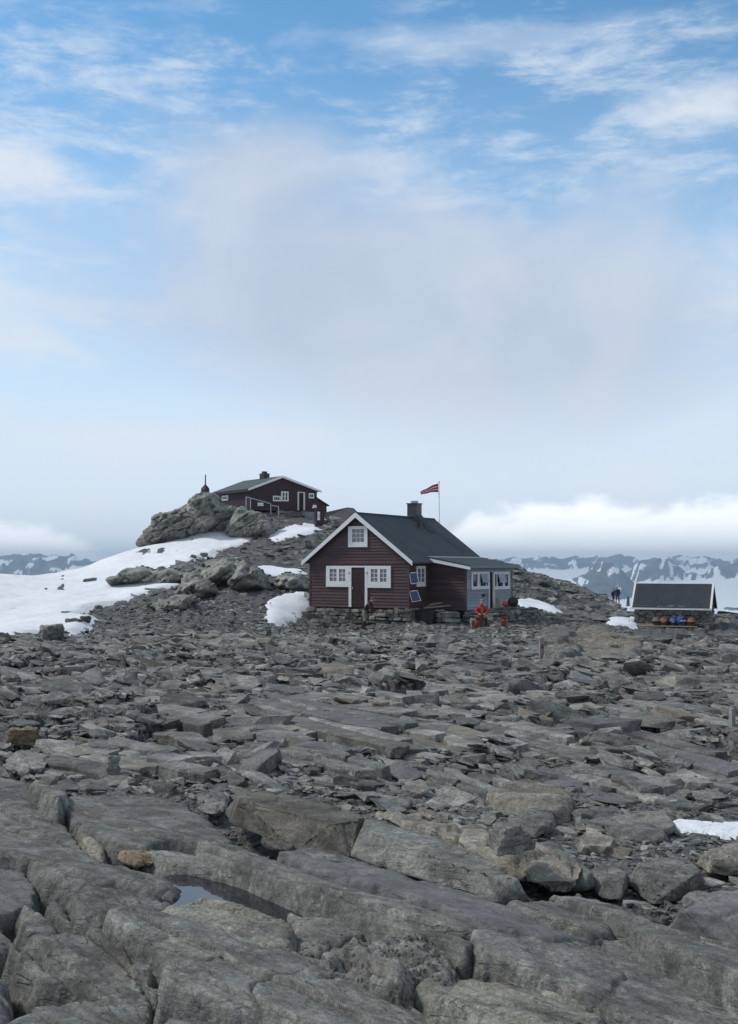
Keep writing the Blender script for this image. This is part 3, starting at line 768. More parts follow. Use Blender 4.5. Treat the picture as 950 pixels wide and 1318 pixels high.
# split block and other boulders: per-vertex heights, solid with steep faces
def block(corners, label, mat='rock_warm', rough=0.02, sub=4, bev=0.09, seed=1, soft=2, name='boulder', cat='boulder', group=None):
    """boulder as a bevelled, subdivided hull of world corners with broken, weathered faces"""
    bm = bmesh.new()
    vs = [bm.verts.new(tuple(c)) for c in corners]
    r = bmesh.ops.convex_hull(bm, input=vs)
    bmesh.ops.delete(bm, geom=[v for v in bm.verts if not v.link_faces], context='VERTS')
    size = (np.ptp(np.array(corners), axis=0)).max()
    bmesh.ops.bevel(bm, geom=bm.edges[:], offset=size * bev * 0.35, segments=2, profile=0.6, affect='EDGES', clamp_overlap=True)
    bmesh.ops.triangulate(bm, faces=bm.faces[:])
    for _ in range(6):
        longe = [e for e in bm.edges if e.calc_length() > size / (8 * sub)]
        if not longe: break
        bmesh.ops.subdivide_edges(bm, edges=longe, cuts=1, use_grid_fill=False)
        bmesh.ops.triangulate(bm, faces=[f for f in bm.faces if len(f.verts) > 3])
        if len(bm.verts) > 9000: break
    for _ in range(soft): bmesh.ops.smooth_vert(bm, verts=bm.verts[:], factor=.5, use_axis_x=True, use_axis_y=True, use_axis_z=True)
    bm.normal_update()
    co = np.array([v.co for v in bm.verts]); no = np.array([v.normal for v in bm.verts])
    k = 1.0 / size
    d = fbm(co[:, 0] * 3 * k + seed, co[:, 1] * 5 * k, co[:, 2] * 6 * k, 3) * 0.95 + fbm(co[:, 0] * 14 * k, co[:, 1] * 18 * k + seed, co[:, 2] * 26 * k, 3) * 0.30
    w1, w2, wi, wx, wy = worley(co[:, 0] * 3.3 * k + co[:, 2] * 2.1 * k + seed, co[:, 1] * 3.3 * k - co[:, 2] * 4.4 * k)
    d = d + (wi - .5) * 1.1 - np.clip(.07 - (w2 - w1), 0, .07) * 9
    co = co + no * (d * rough * size)[:, None]
    c0 = co.mean(0); c0[2] = co[:, 2].min()
    for v, p in zip(bm.verts, co - c0): v.co = p
    bmesh.ops.recalc_face_normals(bm, faces=bm.faces)
    me = bpy.data.meshes.new(name); bm.to_mesh(me); bm.free()
    me.polygons.foreach_set('use_smooth', np.ones(len(me.polygons), bool)); me.materials.append(M[mat])
    return tag(link(name, me, None, tuple(c0)), label, cat, group)
def zpt(px, py, z):
    d = ray(px, py); t = (z - EYE) / d[2]
    p = d * t; return np.array([p[0], p[1], z])
def blk(top, foot, label, ht, zb, **kw):
    """boulder from the photo's top outline and foot; its height follows from where the front edge stands above the foot"""
    hs = []
    tx = [p[0] for p in top]
    for fx, fy in foot:
        x = min(max(fx, min(tx) + 1), max(tx) - 1); ys = []
        for i in range(len(top)):
            (x0, y0), (x1, y1) = top[i][:2], top[(i + 1) % len(top)][:2]
            if (x0 - x) * (x1 - x) <= 0 and x0 != x1: ys.append(y0 + (y1 - y0) * (x - x0) / (x1 - x0))
        Yf = F * (EYE - zb) / (fy - HOR) * 1.012
        hs.append(EYE - (max(ys) - HOR) * Yf / F)
    ht = max(zb + .05, sum(hs) / len(hs))
    c = [zpt(x, y, ht if len(r) == 0 else r[0]) for (x, y, *r) in top]
    f = [zpt(x, y, zb if len(r) == 0 else r[0]) for (x, y, *r) in foot]
    m = sum(c) / len(c)
    back = [np.array([m[0] + (p[0] - m[0]) * 1.18, m[1] + (p[1] - m[1]) * 1.1 + 0.05, zb]) for p in c]
    return block(c + f + back, label, **kw)
blk([(304,1019),(342,1016),(405,1030),(468,1051),(462,1056),(428,1060),(380,1048),(310,1030)], [(318,1060),(378,1094),(415,1086),(450,1104)], 'left half of the big split block, square broken end to the right', 0.30, 0.03, seed=3, sub=6, bev=.03, rough=.009, soft=0)
blk([(470,1053),(492,1057),(562,1078),(636,1108),(668,1130),(640,1128),(560,1102),(480,1072)], [(453,1103),(500,1116),(560,1134),(640,1166),(676,1150)], 'right half of the big split block, long and pale with a rounded far end', 0.28, 0.05, mat='rock', seed=5, sub=6, bev=.04, rough=.009, soft=0)
blk([(500,1040),(545,1043),(620,1068),(690,1090),(735,1106),(720,1112),(660,1106),(600,1086),(520,1056)], [(510,1060),(600,1092),(668,1132),(700,1142),(742,1144)], 'rounded brownish rock behind the right half of the split block', 0.24, 0.03, seed=8, sub=6, bev=.16, rough=.02)
blk([(694,1084),(722,1090),(752,1108),(762,1124),(740,1118),(706,1098)], [(720,1140),(745,1146),(764,1138)], 'cracked grey end rock right of the rounded brownish rock', 0.24, -0.02, mat='rock', seed=9, sub=4, bev=.16)
blk([(760,1118),(786,1112),(808,1122),(806,1130),(775,1128)], [(762,1148),(778,1158),(800,1160),(806,1148)], 'small squarish grey boulder right of the split block', 0.18, -0.05, mat='rock', seed=10, sub=3)
blk([(818,1110),(848,1103),(886,1104),(902,1122),(880,1134),(836,1130)], [(812,1146),(838,1166),(876,1162),(906,1142)], 'smooth rounded grey boulder on the right below the gravel hollow', 0.22, -0.06, mat='rock', seed=12, sub=4, bev=.2)
blk([(875,1168),(915,1148),(1000,1132),(1020,1170),(930,1180)], [(868,1190),(905,1208),(950,1232),(1020,1240)], 'big grey boulder cut off by the right edge', 0.25, -0.06, mat='rock', seed=14, sub=6, bev=.18)
blk([(904,1092),(950,1082),(1010,1080),(1010,1100),(920,1104)], [(900,1118),(935,1130),(1010,1136)], 'dark flat-topped boulder at the right edge above the big one', 0.18, -0.06, seed=15, sub=4)
blk([(882,1152),(900,1146),(925,1150),(915,1160)], [(878,1168),(896,1176),(920,1168)], 'small blue-grey angular rock left of the big right-edge boulder', 0.14, -0.04, mat='rock', seed=16, sub=3)
blk([(742,1044),(790,1040),(850,1066),(856,1076),(800,1066),(750,1056)], [(744,1072),(790,1082),(842,1088),(862,1080)], 'long dark wedge-shaped rock above the gravel hollow on the right', 0.16, -0.06, mat='rock', seed=17, sub=5)
blk([(788,1050),(856,1044),(868,1062),(850,1070),(800,1058)], [(800,1066),(850,1076),(870,1074)], 'pale flat slab beside the little snow patch on the right', 0.09, -0.05, mat='rock_pale', seed=18, sub=4, name='rock_slab', cat='rock slab')
blk([(655,1050),(690,1040),(712,1044),(714,1056),(690,1062)], [(650,1076),(690,1084),(716,1070)], 'rounded grey rock right of the little stack of flat stones', 0.18, -0.05, mat='rock', seed=19, sub=4, bev=.2)
blk([(742,1076),(762,1070),(792,1078),(786,1088),(752,1088)], [(744,1100),(770,1104),(792,1098)], 'low rock with a brown top in the gravel hollow on the right', 0.08, -0.07, seed=20, sub=3)
blk([(152,1092),(165,1083),(190,1084),(199,1094),(190,1098),(160,1098)], [(150,1110),(168,1115),(200,1116),(203,1108)], 'rusty orange-brown boulder lying on the grey slabs', 0.135, -0.01, mat='rock_rust', seed=22, sub=3, bev=.12, rough=.03)
blk([(256,1024),(275,1016),(291,1024),(290,1034),(268,1034)], [(252,1042),(270,1050),(288,1048),(293,1038)], 'dark blue-grey angular block left of the split block', 0.26, -0.04, mat='rock', seed=23, sub=3, bev=.06, rough=.03)
blk([(295,1040),(304,1037),(338,1062),(336,1068),(304,1050)], [(296,1050),(326,1074),(340,1076)], 'narrow pale plank-shaped stone leaning at the left of the split block', 0.14, 0.0, mat='rock_pale', seed=24, sub=3, bev=.06, name='rock_slab', cat='rock slab')
blk([(336,1076),(360,1078),(378,1086),(374,1094),(350,1090)], [(338,1088),(360,1098),(376,1100)], 'small brownish rounded rock under the left half of the split block', 0.11, 0.02, seed=25, sub=3, bev=.2)
blk([(384,1092),(402,1088),(428,1098),(440,1108),(410,1106)], [(380,1106),(410,1114),(440,1116)], 'small pointed grey rock in front of the dark gap of the split block', 0.14, 0.04, mat='rock', seed=26, sub=3)
blk([(232,1132),(242,1129),(258,1133),(258,1138),(240,1137)], [(233,1143),(247,1147),(260,1144)], 'small pale stone standing in the puddle', 0.03, -0.10, mat='rock_pale', seed=27, sub=2, bev=.12, rough=.03, name='stone', cat='stone')
# little stack of flat stones on the rounded brownish rock
stack = [((626,1076),(672,1072),(690,1082),(640,1090), 0.26, 'bottom flat stone of the little stack behind the split block'),
         ((628,1068),(664,1063),(684,1073),(645,1079), 0.305, 'middle dark flat stone of the little stack behind the split block'),
         ((634,1060),(652,1056),(672,1062),(650,1068), 0.345, 'top dark flat stone of the little stack behind the split block')]
for k, (a, b, c, d, z, lb) in enumerate(stack):
    t = [zpt(*p, z) for p in (a, b, c, d)]
    block(t + [p - np.array([0, 0, .05]) for p in t], lb, mat='rock', seed=30 + k, sub=2, bev=.05, rough=.02, name='flat_stone', cat='flat stone')
blk([(604,1064),(618,1058),(628,1064),(622,1074),(608,1076)], [(600,1080),(616,1086),(628,1080)], 'small pale rock left of the little stack of flat stones', 0.22, 0.05, mat='rock_pale', seed=34, sub=2)

# puddle
def zflat(poly, z): return np.array([zpt(x, y, z)[:2] for x, y in poly])
pud = smooth_poly(zflat([(205,1128),(238,1124),(262,1126),(300,1128),(345,1136),(385,1150),(425,1172),(400,1204),(290,1194),(230,1186),(190,1164)], -0.03), 2)
pc = pud.mean(0)
bm = bmesh.new(); bm.faces.new([bm.verts.new((p[0] - pc[0], p[1] - pc[1], 0)) for p in pud]); bmesh.ops.recalc_face_normals(bm, faces=bm.faces)
for f in bm.faces:
    if f.normal.z < 0: f.normal_flip()
me = bpy.data.meshes.new('puddle'); bm.to_mesh(me); bm.free(); me.materials.append(M['water'])
tag(link('puddle', me, None, (pc[0], pc[1], -0.03)), kind='structure')

# ------------------------------------------------------------------ ledges of layered rock in the middle distance
HUMPS = [
 ([(735,806),(760,801),(800,812),(836,830),(822,845),(770,848),(735,842),(716,824)], .22, 'smooth whaleback of brownish rock in front of the stone shed', dict(R=.3, drop=.9, amp=.16, mat='rock_warm')),
 ([(700,806),(735,802),(745,815),(725,826),(695,822)], .30, 'broken rock at the left end of the whaleback near the shed', dict(R=.2, drop=.8, amp=.12)),
 ([(700,826),(740,830),(752,840),(722,846),(700,840)], .22, 'flat rock just below the left end of the whaleback', dict(R=.15, drop=.6, amp=.08)),
 ([(620,1005),(690,1000),(730,1020),(715,1045),(660,1040)], .10, 'brownish slab in the rubble above the little stack of stones', dict(mat='rock_warm')),
]
for poly, h, label, kw in HUMPS:
    kw = dict(kw); kw.setdefault('R', .06); kw.setdefault('drop', .5); kw.setdefault('amp', .04)
    slab(poly, h, label, base='ground', name='rock_ledge', cat='rock ledge', edge=.10, **kw)

STRIKE = math.atan2(-.72, .69)                  # the layering runs from far left to near right
def ledge(px0, py0, px1, py1, n, w, label, step=.022, th=.065, seed=0, mat='stone'):
    """a bedrock ledge of parallel layers, each layer a part of its own"""
    r = random.Random(seed)
    p0, p1 = hit(px0, py0), hit(px1, py1)
    c = (p0 + p1) / 2; d = (p1 - p0); L = np.hypot(*d); d = d / L
    nn = np.array([-d[1], d[0]])
    if nn[1] < 0: nn = -nn
    ang = math.atan2(d[1], d[0])
    root = empty('rock_ledge', label, 'rock ledge', (c[0], c[1], float(T(c[0], c[1]))), ang)
    flip = 1.0 if np.dot(nn, [-math.sin(ang), math.cos(ang)]) > 0 else -1.0
    for i in range(n):
        ww = w * r.uniform(.6, 1.5); off = (i - n / 2) * w * .86
        k = 1 - .45 * abs(i - n / 2) / (n / 2)
        segs = r.choice((1, 1, 2, 2, 3)); a0 = -L / 2 * k + r.uniform(-.1, .1) * L; tot = L * k * r.uniform(.8, 1.1)
        for s in range(segs):
            la = tot / segs * r.uniform(.86, 1.0); a1 = a0 + la
            m = 9; sd = r.uniform(0, 90)
            t = np.linspace(0, 1, m)
            xa = a0 + la * t
            wave = .22 * ww * vnoise(t * 3 + sd, t * 0 + i)
            fr = off * flip + wave - flip * ww / 2 * (1 + .25 * vnoise(t * 7 + sd, t * 0 + 5)) * np.clip(np.minimum(t, 1 - t) * 7 + .35, 0, 1)
            bk = off * flip + wave + flip * ww / 2 * (1 + .2 * vnoise(t * 6 + sd, t * 0 + 9))
            gx = c[0] + d[0] * xa + nn[0] * off; gy = c[1] + d[1] * xa + nn[1] * off
            zz = T(gx, gy) - float(T(c[0], c[1])) + step * (i - n * .3) + .5 * step * vnoise(t * 2 + sd, t * 0 + 3) + r.uniform(-.02, .03) - .12 * step * 0
            dip = r.uniform(-.03, .12) * ww
            tt = th * r.uniform(.7, 1.5)
            V = []
            for j in range(m):
                V += [(xa[j], fr[j], zz[j] - tt * 3), (xa[j], fr[j], zz[j] - .22 * tt), (xa[j], fr[j] + flip * .07 * ww, zz[j]), (xa[j], bk[j], zz[j] + dip), (xa[j], bk[j] + flip * .03, zz[j] - tt * 2)]
            Q = [(j * 5 + e, j * 5 + e + 1, j * 5 + e + 6, j * 5 + e + 5) for j in range(m - 1) for e in range(4)]
            Tt = [(0, 1, 2), (0, 2, 3), (0, 3, 4)]; o = (m - 1) * 5; Tt += [(o, o + 2, o + 1), (o, o + 3, o + 2), (o, o + 4, o + 3)]
            MB().add(V, Tt, Q).build('layer', M[mat], root)
            a0 = a1 + r.uniform(0, .05) * L
    return root
for k, a in enumerate([
 (150, 868, 470, 932, 9, .34, 'long ledge of thin grey layers left of centre, uppermost of the layered ledges'),
 (250, 900, 500, 968, 9, .24, 'ledge of thin layers just below the long one left of centre'),
 (60, 905, 300, 955, 8, .26, 'ledge of thin layers at the left side of the rubble field'),
 (0, 880, 140, 905, 6, .30, 'short ledge of layered rock at the left edge of the rubble field'),
 (470, 935, 640, 985, 8, .18, 'layered ledge below the yellow-brown block'),
 (300, 965, 470, 1010, 8, .14, 'layered ledge just behind the left half of the split block'),
 (560, 880, 760, 925, 7, .26, 'ledge of thin layers in the middle of the right rubble field'),
 (740, 900, 930, 945, 7, .24, 'ledge of thin layers near the thin marker post on the right'),
 (735, 958, 950, 1022, 9, .17, 'long low layered ledge at the right side of the rubble field'),
 (640, 960, 800, 1010, 7, .15, 'layered ledge left of the long low one on the right'),
 (700, 992, 860, 1044, 7, .13, 'sloping layered ledge above the snow patch on the right'),
 (80, 965, 240, 1004, 7, .14, 'layered ledge behind the broad smooth slab on the left'),
 (420, 865, 600, 900, 6, .30, 'layered ledge in the centre of the rubble field below the big cabin'),
 (330, 840, 470, 862, 6, .40, 'far layered ledge below the bending person'),
 (780, 858, 950, 884, 6, .40, 'far layered ledge below the stone shed'),
 (560, 1000, 660, 1040, 6, .11, 'small layered ledge behind the right half of the split block')]):
    ledge(*a, seed=300 + k)
rl_ = random.Random(41)
for k in range(26):
    Y = rl_.uniform(9.5, 36); px = rl_.uniform(-20, 970); py = HOR + F * (EYE - float(T((px - 475) / F * Y, Y))) / Y
    ln = rl_.uniform(.5, 1.3) * F / Y; dy = ln * .20 * rl_.uniform(.6, 1.3)
    o = ledge(px - ln, py - dy, px + ln, py + dy, rl_.choice((5, 6, 7, 8)), rl_.uniform(.10, .17) * (1 + Y / 30), 'low ledge of thin parallel layers among the rubble', seed=400 + k)
    o['group'] = 'low layered ledges among the rubble'

# ------------------------------------------------------------------ knoll and outcrops: lumps with their own outline, both sides rounded
def lump(poly, Y, depth, label, seed=0, res=0.085, mat='knoll', rough=0.75, name='rock_outcrop'):
    if Y < 99: Y = hit(sum(p[0] for p in poly) / len(poly), max(p[1] for p in poly) - 5)[1] + 1.1; depth *= 1.3
    p2 = np.array([[at(x, y, Y)[0], at(x, y, Y)[2]] for x, y in poly])
    P = smooth_poly(p2, 1)
    x0, z0 = P.min(0) - .3; x1, z1 = P.max(0) + .3
    nx, nz = int((x1 - x0) / res) + 2, int((z1 - z0) / res) + 2
    X, Z = np.meshgrid(np.linspace(x0, x1, nx), np.linspace(z0, z1, nz), indexing='ij')
    sd, near = poly_sd(np.stack([X.ravel(), Z.ravel()], -1), P)
    ed = 0.24 * fbm(X.ravel() * 1.1 + seed, Z.ravel() * 1.6, octv=5, gain=.6)
    s2 = sd + np.where(sd > -0.35, ed, 0)
    dm = max(s2.max(), .1)
    keep = s2 > -res * 1.5
    t = np.clip(s2 / (dm * .8), 0, 1)
    prof = np.sqrt(np.maximum(0, 1 - (1 - t) ** 2))
    xs, zs = X.ravel(), Z.ravel()
    def faces_noise(s):
        a = xs * .9 + zs * .5; b = -xs * .45 + zs * .9
        f1, f2, ids, ox, oy = worley(a * .38 + seed + s + .2 * fbm(a, b, octv=2), b * 1.15)
        n = (ids - .5) * 1.5 + ox * 1.1 * (ids - .4) - np.clip(.10 - (f2 - f1), 0, .10) * 7
        k1, k2, kd, kx, ky = worley(a * 3.4 + s, b * 7.0 + seed)
        n = n + (kd - .5) * .22 + kx * .15
        n = n + .55 * (1 - np.abs(vnoise(a * .7 + s, b * 2.1 + seed))) + .3 * (1 - np.abs(vnoise(a * 1.9 + s, b * 4.5 + seed)))
        g1, g2, jd, qx, qy = worley(a * 1.1 + s, b * 3.2 + seed)
        n = n + (jd - .5) * .62 + qx * .5 * (jd - .5) - np.clip(.1 - (g2 - g1), 0, .1) * 2.6
        lay = b * 1.35 + .5 * fbm(a * .45 + s, b * .4, octv=3) + seed; fl = lay - np.floor(lay)
        n = n + .75 * fl + .5 * (hash3(np.floor(lay), np.floor(a * .5 + 3 * hash3(np.floor(lay), np.floor(lay) * 0, np.floor(lay) * 0)), np.floor(lay) * 0) - .5)
        return n * rough + fbm(a * .5, b * .7 + seed, octv=4) * rough * .8
    fr = Y - prof * (depth + faces_noise(0) * np.clip(s2 * 1.5, 0, 1))
    bk = Y + prof * (depth * .8 + faces_noise(50) * np.clip(s2 * 1.5, 0, 1))
    idx = np.arange(nx * nz).reshape(nx, nz)
    kk = keep.reshape(nx, nz)
    kq = kk[:-1, :-1] & kk[1:, :-1] & kk[1:, 1:] & kk[:-1, 1:]
    Q = np.stack([idx[:-1, :-1], idx[1:, :-1], idx[1:, 1:], idx[:-1, 1:]], -1)[kq]
    used = np.zeros(nx * nz, bool); used[Q.ravel()] = True
    mp = np.cumsum(used) - 1; n = used.sum()
    V = np.concatenate([np.stack([xs, fr, zs], -1)[used], np.stack([xs, bk + 0.01, zs], -1)[used]])
    Qf = mp[Q]; Qb = mp[Q][:, ::-1] + n
    c = V.mean(0); c[2] = V[:, 2].min()
    me = make_mesh(name, V - c, [np.concatenate([Qf, Qb])], True, [M[mat]])
    return tag(link(name, me, None, tuple(c)), label, 'rock outcrop')
lump([(178,703),(181,692),(192,682),(198,668),(209,659),(225,657),(240,649),(250,640),(262,634),(280,636),(286,655),(292,672),(282,690),(250,700),(215,706),(190,709)], 103, 3.4, 'grey-green cliff falling away left of the upper maroon cabin', 3)
lump([(262,638),(285,648),(306,655),(302,676),(285,692),(255,692),(250,660)], 103.5, 3.2, 'cracked rock face right under the left wall of the upper maroon cabin', 9)
lump([(289,682),(296,664),(306,655),(322,654),(344,660),(358,672),(354,690),(340,702),(318,698),(300,692)], 100.5, 2.2, 'big domed rock right of the crack under the upper maroon cabin', 14, rough=.4)
lump([(340,672),(352,668),(360,676),(356,690),(342,692)], 103, 1.2, 'rough rock below the hand railing of the upper maroon cabin', 21)
lump([(258,748),(262,734),(276,724),(296,720),(308,731),(314,746),(310,758),(270,758)], 75, 1.6, 'tall lumpy outcrop between the snow slopes, left part', 25, res=.09)
lump([(262,728),(272,718),(290,714),(306,720),(312,735),(300,748),(270,745)], 77, 1.6, 'tall lumpy outcrop between the snow slopes, upper part', 28, res=.09)
lump([(294,752),(298,736),(310,722),(324,726),(340,744),(352,758),(330,764),(300,762)], 73.5, 1.5, 'pointed outcrop with a pale left face between the snow slopes', 31, res=.09)
lump([(352,752),(362,736),(376,734),(392,742),(402,756),(380,764),(356,762)], 73, 1.5, 'low outcrop just left of the big brown cabin', 37, res=.09)
lump([(136,748),(150,740),(168,734),(200,733),(236,735),(262,738),(266,750),(230,758),(180,752),(150,752)], 79, 1.5, 'low band of rock splitting the left snow field', 41, res=.09)
lump([(225,762),(236,750),(256,744),(276,750),(284,764),(262,772),(236,770)], 69, 1.3, 'rounded rock under the band of rock on the left', 45, res=.09)
lump([(186,780),(205,768),(232,764),(250,772),(252,784),(225,790),(195,788)], 60, 1.0, 'rock lump at the edge of the left snow field', 47, res=.08)
# ------------------------------------------------------------------ snow
SNOW = []
def snow(px_poly, label_name, th=0.12, R=0.3, res=0.25, amp=.05, edge=.25):
    pts = np.array([hit(q[0], q[1], 0.0, Y0=4) if len(q) == 2 else np.array([(q[0] - 475) / F * q[2], q[2]]) for q in px_poly])
    SNOW.append(smooth_poly(pts, 1))
    o = field(label_name, pts, res, lambda X, Y, sd: T(X, Y) + th + amp * fbm(X * .4, Y * .4, octv=4) + th * .6 * np.clip(sd / (R * 6), 0, 1), R, 0.22, M['snow'], edge=edge, margin=.5)
    return tag(o, kind='structure')
snow([(-420,822,46),(0,820),(32,821),(58,815),(74,819),(108,806),(116,797),(92,792),(122,783),(150,775),(172,770),(218,759),(232,752),(190,747),(152,747),(165,738),(190,734),(240,728),(256,718),(280,708),(318,700),(332,696),
      (318,0,103),(290,0,105),(240,0,105),(185,0,103),(130,0,101),(60,0,95),(0,0,95),(-420,0,95)], 'snow_field', th=.16, R=.2, amp=.10, edge=.35)
snow([(344,695),(350,684),(385,675),(405,671),(412,676),(408,684),(385,690),(350,699)], 'snow_patch', th=.10, R=.1)
snow([(308,733),(340,727),(385,733),(394,742),(352,741),(312,738)], 'snow_patch', th=.10, R=.1)
snow([(284,721),(312,723),(310,730),(290,728)], 'snow_patch', th=.10, R=.1)
snow([(338,783),(362,768),(388,764),(400,765),(400,785),(384,790),(376,799),(356,806),(340,799)], 'snow_patch', th=.14, R=.12, amp=.08)
snow([(655,772),(690,771),(727,786),(716,790),(668,785)], 'snow_patch', th=.10, R=.1)
snow([(778,801),(814,787),(820,806),(800,808),(784,805)], 'snow_patch', th=.10, R=.1)
snow([(842,1058),(866,1051),(905,1057),(945,1060),(1000,1058),(1000,1080),(935,1083),(900,1076),(866,1077)], 'snow_patch', th=.015, R=.04, res=.025, amp=.02, edge=.07)
for k, (x, y, w, h, lb) in enumerate(((116,747,10,5,'small rock poking out of the snow where the field meets the far valley'), (66,812,20,13,'large dark rock at the lower rim of the left snow field'),
        (127,781,6,4,'tiny dark rock in the snow, right of the others'), (110,796,9,6,'dark rock at the ragged right rim of the snow field'), (86,789,10,4,'flat dark rock alone in the middle of the snow field'),
        (8,818,18,7,'flat rock at the left edge of the picture below the snow'), (150,746,12,4,'low rock at the left end of the rock band between the snow slopes'), (248,716,6,4,'left one of the small rocks on the snow below the cliff'),
        (262,713,7,4,'right one of the small rocks on the snow below the cliff'), (95,799,16,5,'long low rock in the lower part of the left snow field'), (200,741,26,8,'broad rock in the band between the snow slopes'), (168,742,14,6,'rounded rock in the left half of the band between the snow slopes'))):
    g_ = hit(x, y + h * .6, .15); kk = g_[1] / F; z0 = float(T(g_[0], g_[1])) + .12; r = random.Random(900 + k)
    pts = []
    for i in range(16):
        th = r.uniform(0, 6.283); e = r.uniform(.6, 1)
        pts.append((g_[0] + math.cos(th) * w * kk * e, g_[1] + math.sin(th) * w * kk * .9 * e, z0 + (r.choice((-.3, .9, 1.4, 1.7)) * (1.15 - e * .55)) * h * kk))
    block(pts, lb, mat='stone', sub=2, bev=.04, rough=.05, seed=k, soft=0, name='rock', cat='rock')
def in_snow(P, grow=0.0):
    m = np.zeros(len(P), bool)
    for p in SNOW:
        lo = p.min(0) - 1; hi = p.max(0) + 1
        k = (P >= lo).all(1) & (P <= hi).all(1)
        if k.any():
            sd, _ = poly_sd(P[k], p); m[k] |= sd > (grow[k] if hasattr(grow, '__len__') else grow)
    return m

# ------------------------------------------------------------------ far mountains
def build_mountains():
    nx, ny = 700, 220
    us = np.linspace(-.8, .8, nx); ys = np.exp(np.linspace(math.log(2600), math.log(8600), ny))
    U, Y = np.meshgrid(us, ys, indexing='ij'); X = U * Y
    px = X / Y * F + 475
    def prof(pts, p):  # height of a skyline given as photo rows
        a = np.array(pts, float); return np.interp(p, a[:, 0], a[:, 1])
    def zrow(row, Yd): return EYE + (HOR - row) * Yd / F
    z = np.full(X.shape, -330.0) + 30 * fbm(X / 900, Y / 900, octv=4); sn = np.full(X.shape, 0.2)
    # glacier: a white sheet rising from the valley to the back range
    gl = np.interp(Y, [2600, 3300, 4200, 5600, 6600, 8600], [zrow(812, 2600), zrow(792, 3300), zrow(775, 4200), zrow(749, 5600), zrow(739, 6600), zrow(732, 8600)])
    gl = gl + 14 * fbm(X / 1400, Y / 1400, octv=3)
    right = np.clip((px - 560) / 60, 0, 1)
    z = z * (1 - right) + gl * right
    sn = np.where(right > .5, 1.0, sn)
    # ranges: (depth, half width in depth, skyline by photo column)
    ridged = 1 - np.abs(fbm(X / 330, Y / 420, octv=6))
    rn = fbm(X / 130, Y / 170, octv=6)
    for (Y0, wd, sky, s0, rough) in (
        (7500, 900, [(-900,716),(560,722),(600,722),(640,719),(690,716),(715,715),(745,718),(775,714),(800,713),(822,718),(845,715),(862,713),(880,717),(905,719),(930,720),(960,716),(1100,718),(2600,716)], -.09, 7.0),
        (4500, 520, [(560,830),(690,775),(708,750),(730,738),(752,731),(765,724),(776,717),(790,722),(804,731),(815,745),(828,762),(850,790),(1000,860)], -.10, 5.0),
        (5600, 420, [(600,800),(786,760),(800,735),(820,724),(840,718),(858,714),(872,724),(884,737),(905,738),(915,728),(950,722),(1200,724),(2600,722)], -.08, 4.5),
        (3500, 330, [(820,860),(900,806),(915,788),(935,778),(950,775),(1000,768),(1150,770),(1500,800)], .06, 3.5),
        (6000, 1000, [(-2600,714),(-400,713),(0,713),(60,712),(100,713),(112,717),(126,727),(150,742),(190,775),(260,830)], -.10, 4.0)):
        jag = 1 - np.abs(fbm(px / 26 + Y0, np.zeros_like(px), octv=5)); top = zrow(prof(sky, px) + 3.2 - jag * 5.0, Y0)
        d = (Y - Y0) / wd
        shape = np.where(d < 0, np.clip(1 + d, 0, 1) ** 1.15, np.clip(1 - d * .6, 0, 1))
        hgt = -330 + (top + 330) * shape
        hgt = hgt + np.clip(shape * (1 - shape) * 4, 0, 1) * (rn * 13 * rough / 4 + (ridged - .7) * 44) + shape * rn * rough * 2.0
        m = hgt > z
        z = np.where(m, hgt, z)
        patch = fbm(X / 48 + Y0, Y / 300 + (z / 16), octv=6)
        sn = np.where(m, np.clip(.30 + s0 + .80 * patch + .10 * np.clip((z + 40) / 120, -1, 1), 0, 1), sn)
    V = np.stack([X, Y, z], -1).reshape(-1, 3)
    i = np.arange(nx - 1)[:, None] * ny + np.arange(ny - 1)[None]
    Q = np.stack([i, i + ny, i + ny + 1, i + 1], -1).reshape(-1, 4)
    me = make_mesh('mountain_range', V, Q, True, [M['mountain']])
    a = me.attributes.new('snow', 'FLOAT', 'POINT'); a.data.foreach_set('value', sn.ravel().astype(np.float32))
    tag(link('mountain_range', me), kind='structure')
build_mountains()
# ------------------------------------------------------------------ buildings
class Frame:
    """a building's own axes: X along its front from left to right, Y into it, Z up; px() reads a photo pixel on one of its wall planes"""
    def __init__(self, o, rot):
        self.o = np.array(o, float); self.rot = rot
        c, s = math.cos(rot), math.sin(rot)
        self.X = np.array([c, s, 0]); self.Y = np.array([-s, c, 0])
    def px(self, px, py, plane, val):
        d = ray(px, py); e = np.array([0, 0, EYE]) - self.o
        n = self.Y if plane == 'y' else self.X
        t = (val - e @ n) / (d @ n)
        p = e + d * t
        return (p @ self.X if plane == 'y' else p @ self.Y), p[2]
    def world(self, x, y, z): return self.o + self.X * x + self.Y * y + np.array([0, 0, z])

def wbox(mb, plane, val, out, u0, u1, z0, z1, d0, d1):
    """box on a wall plane: u along the wall, d0..d1 metres proud of it; out is -1 or +1 along the plane's axis"""
    a, b = sorted((val + out * d0, val + out * d1))
    if plane == 'y': mb.box(u0, u1, a, b, z0, z1)
    else: mb.box(a, b, u0, u1, z0, z1)
    return mb

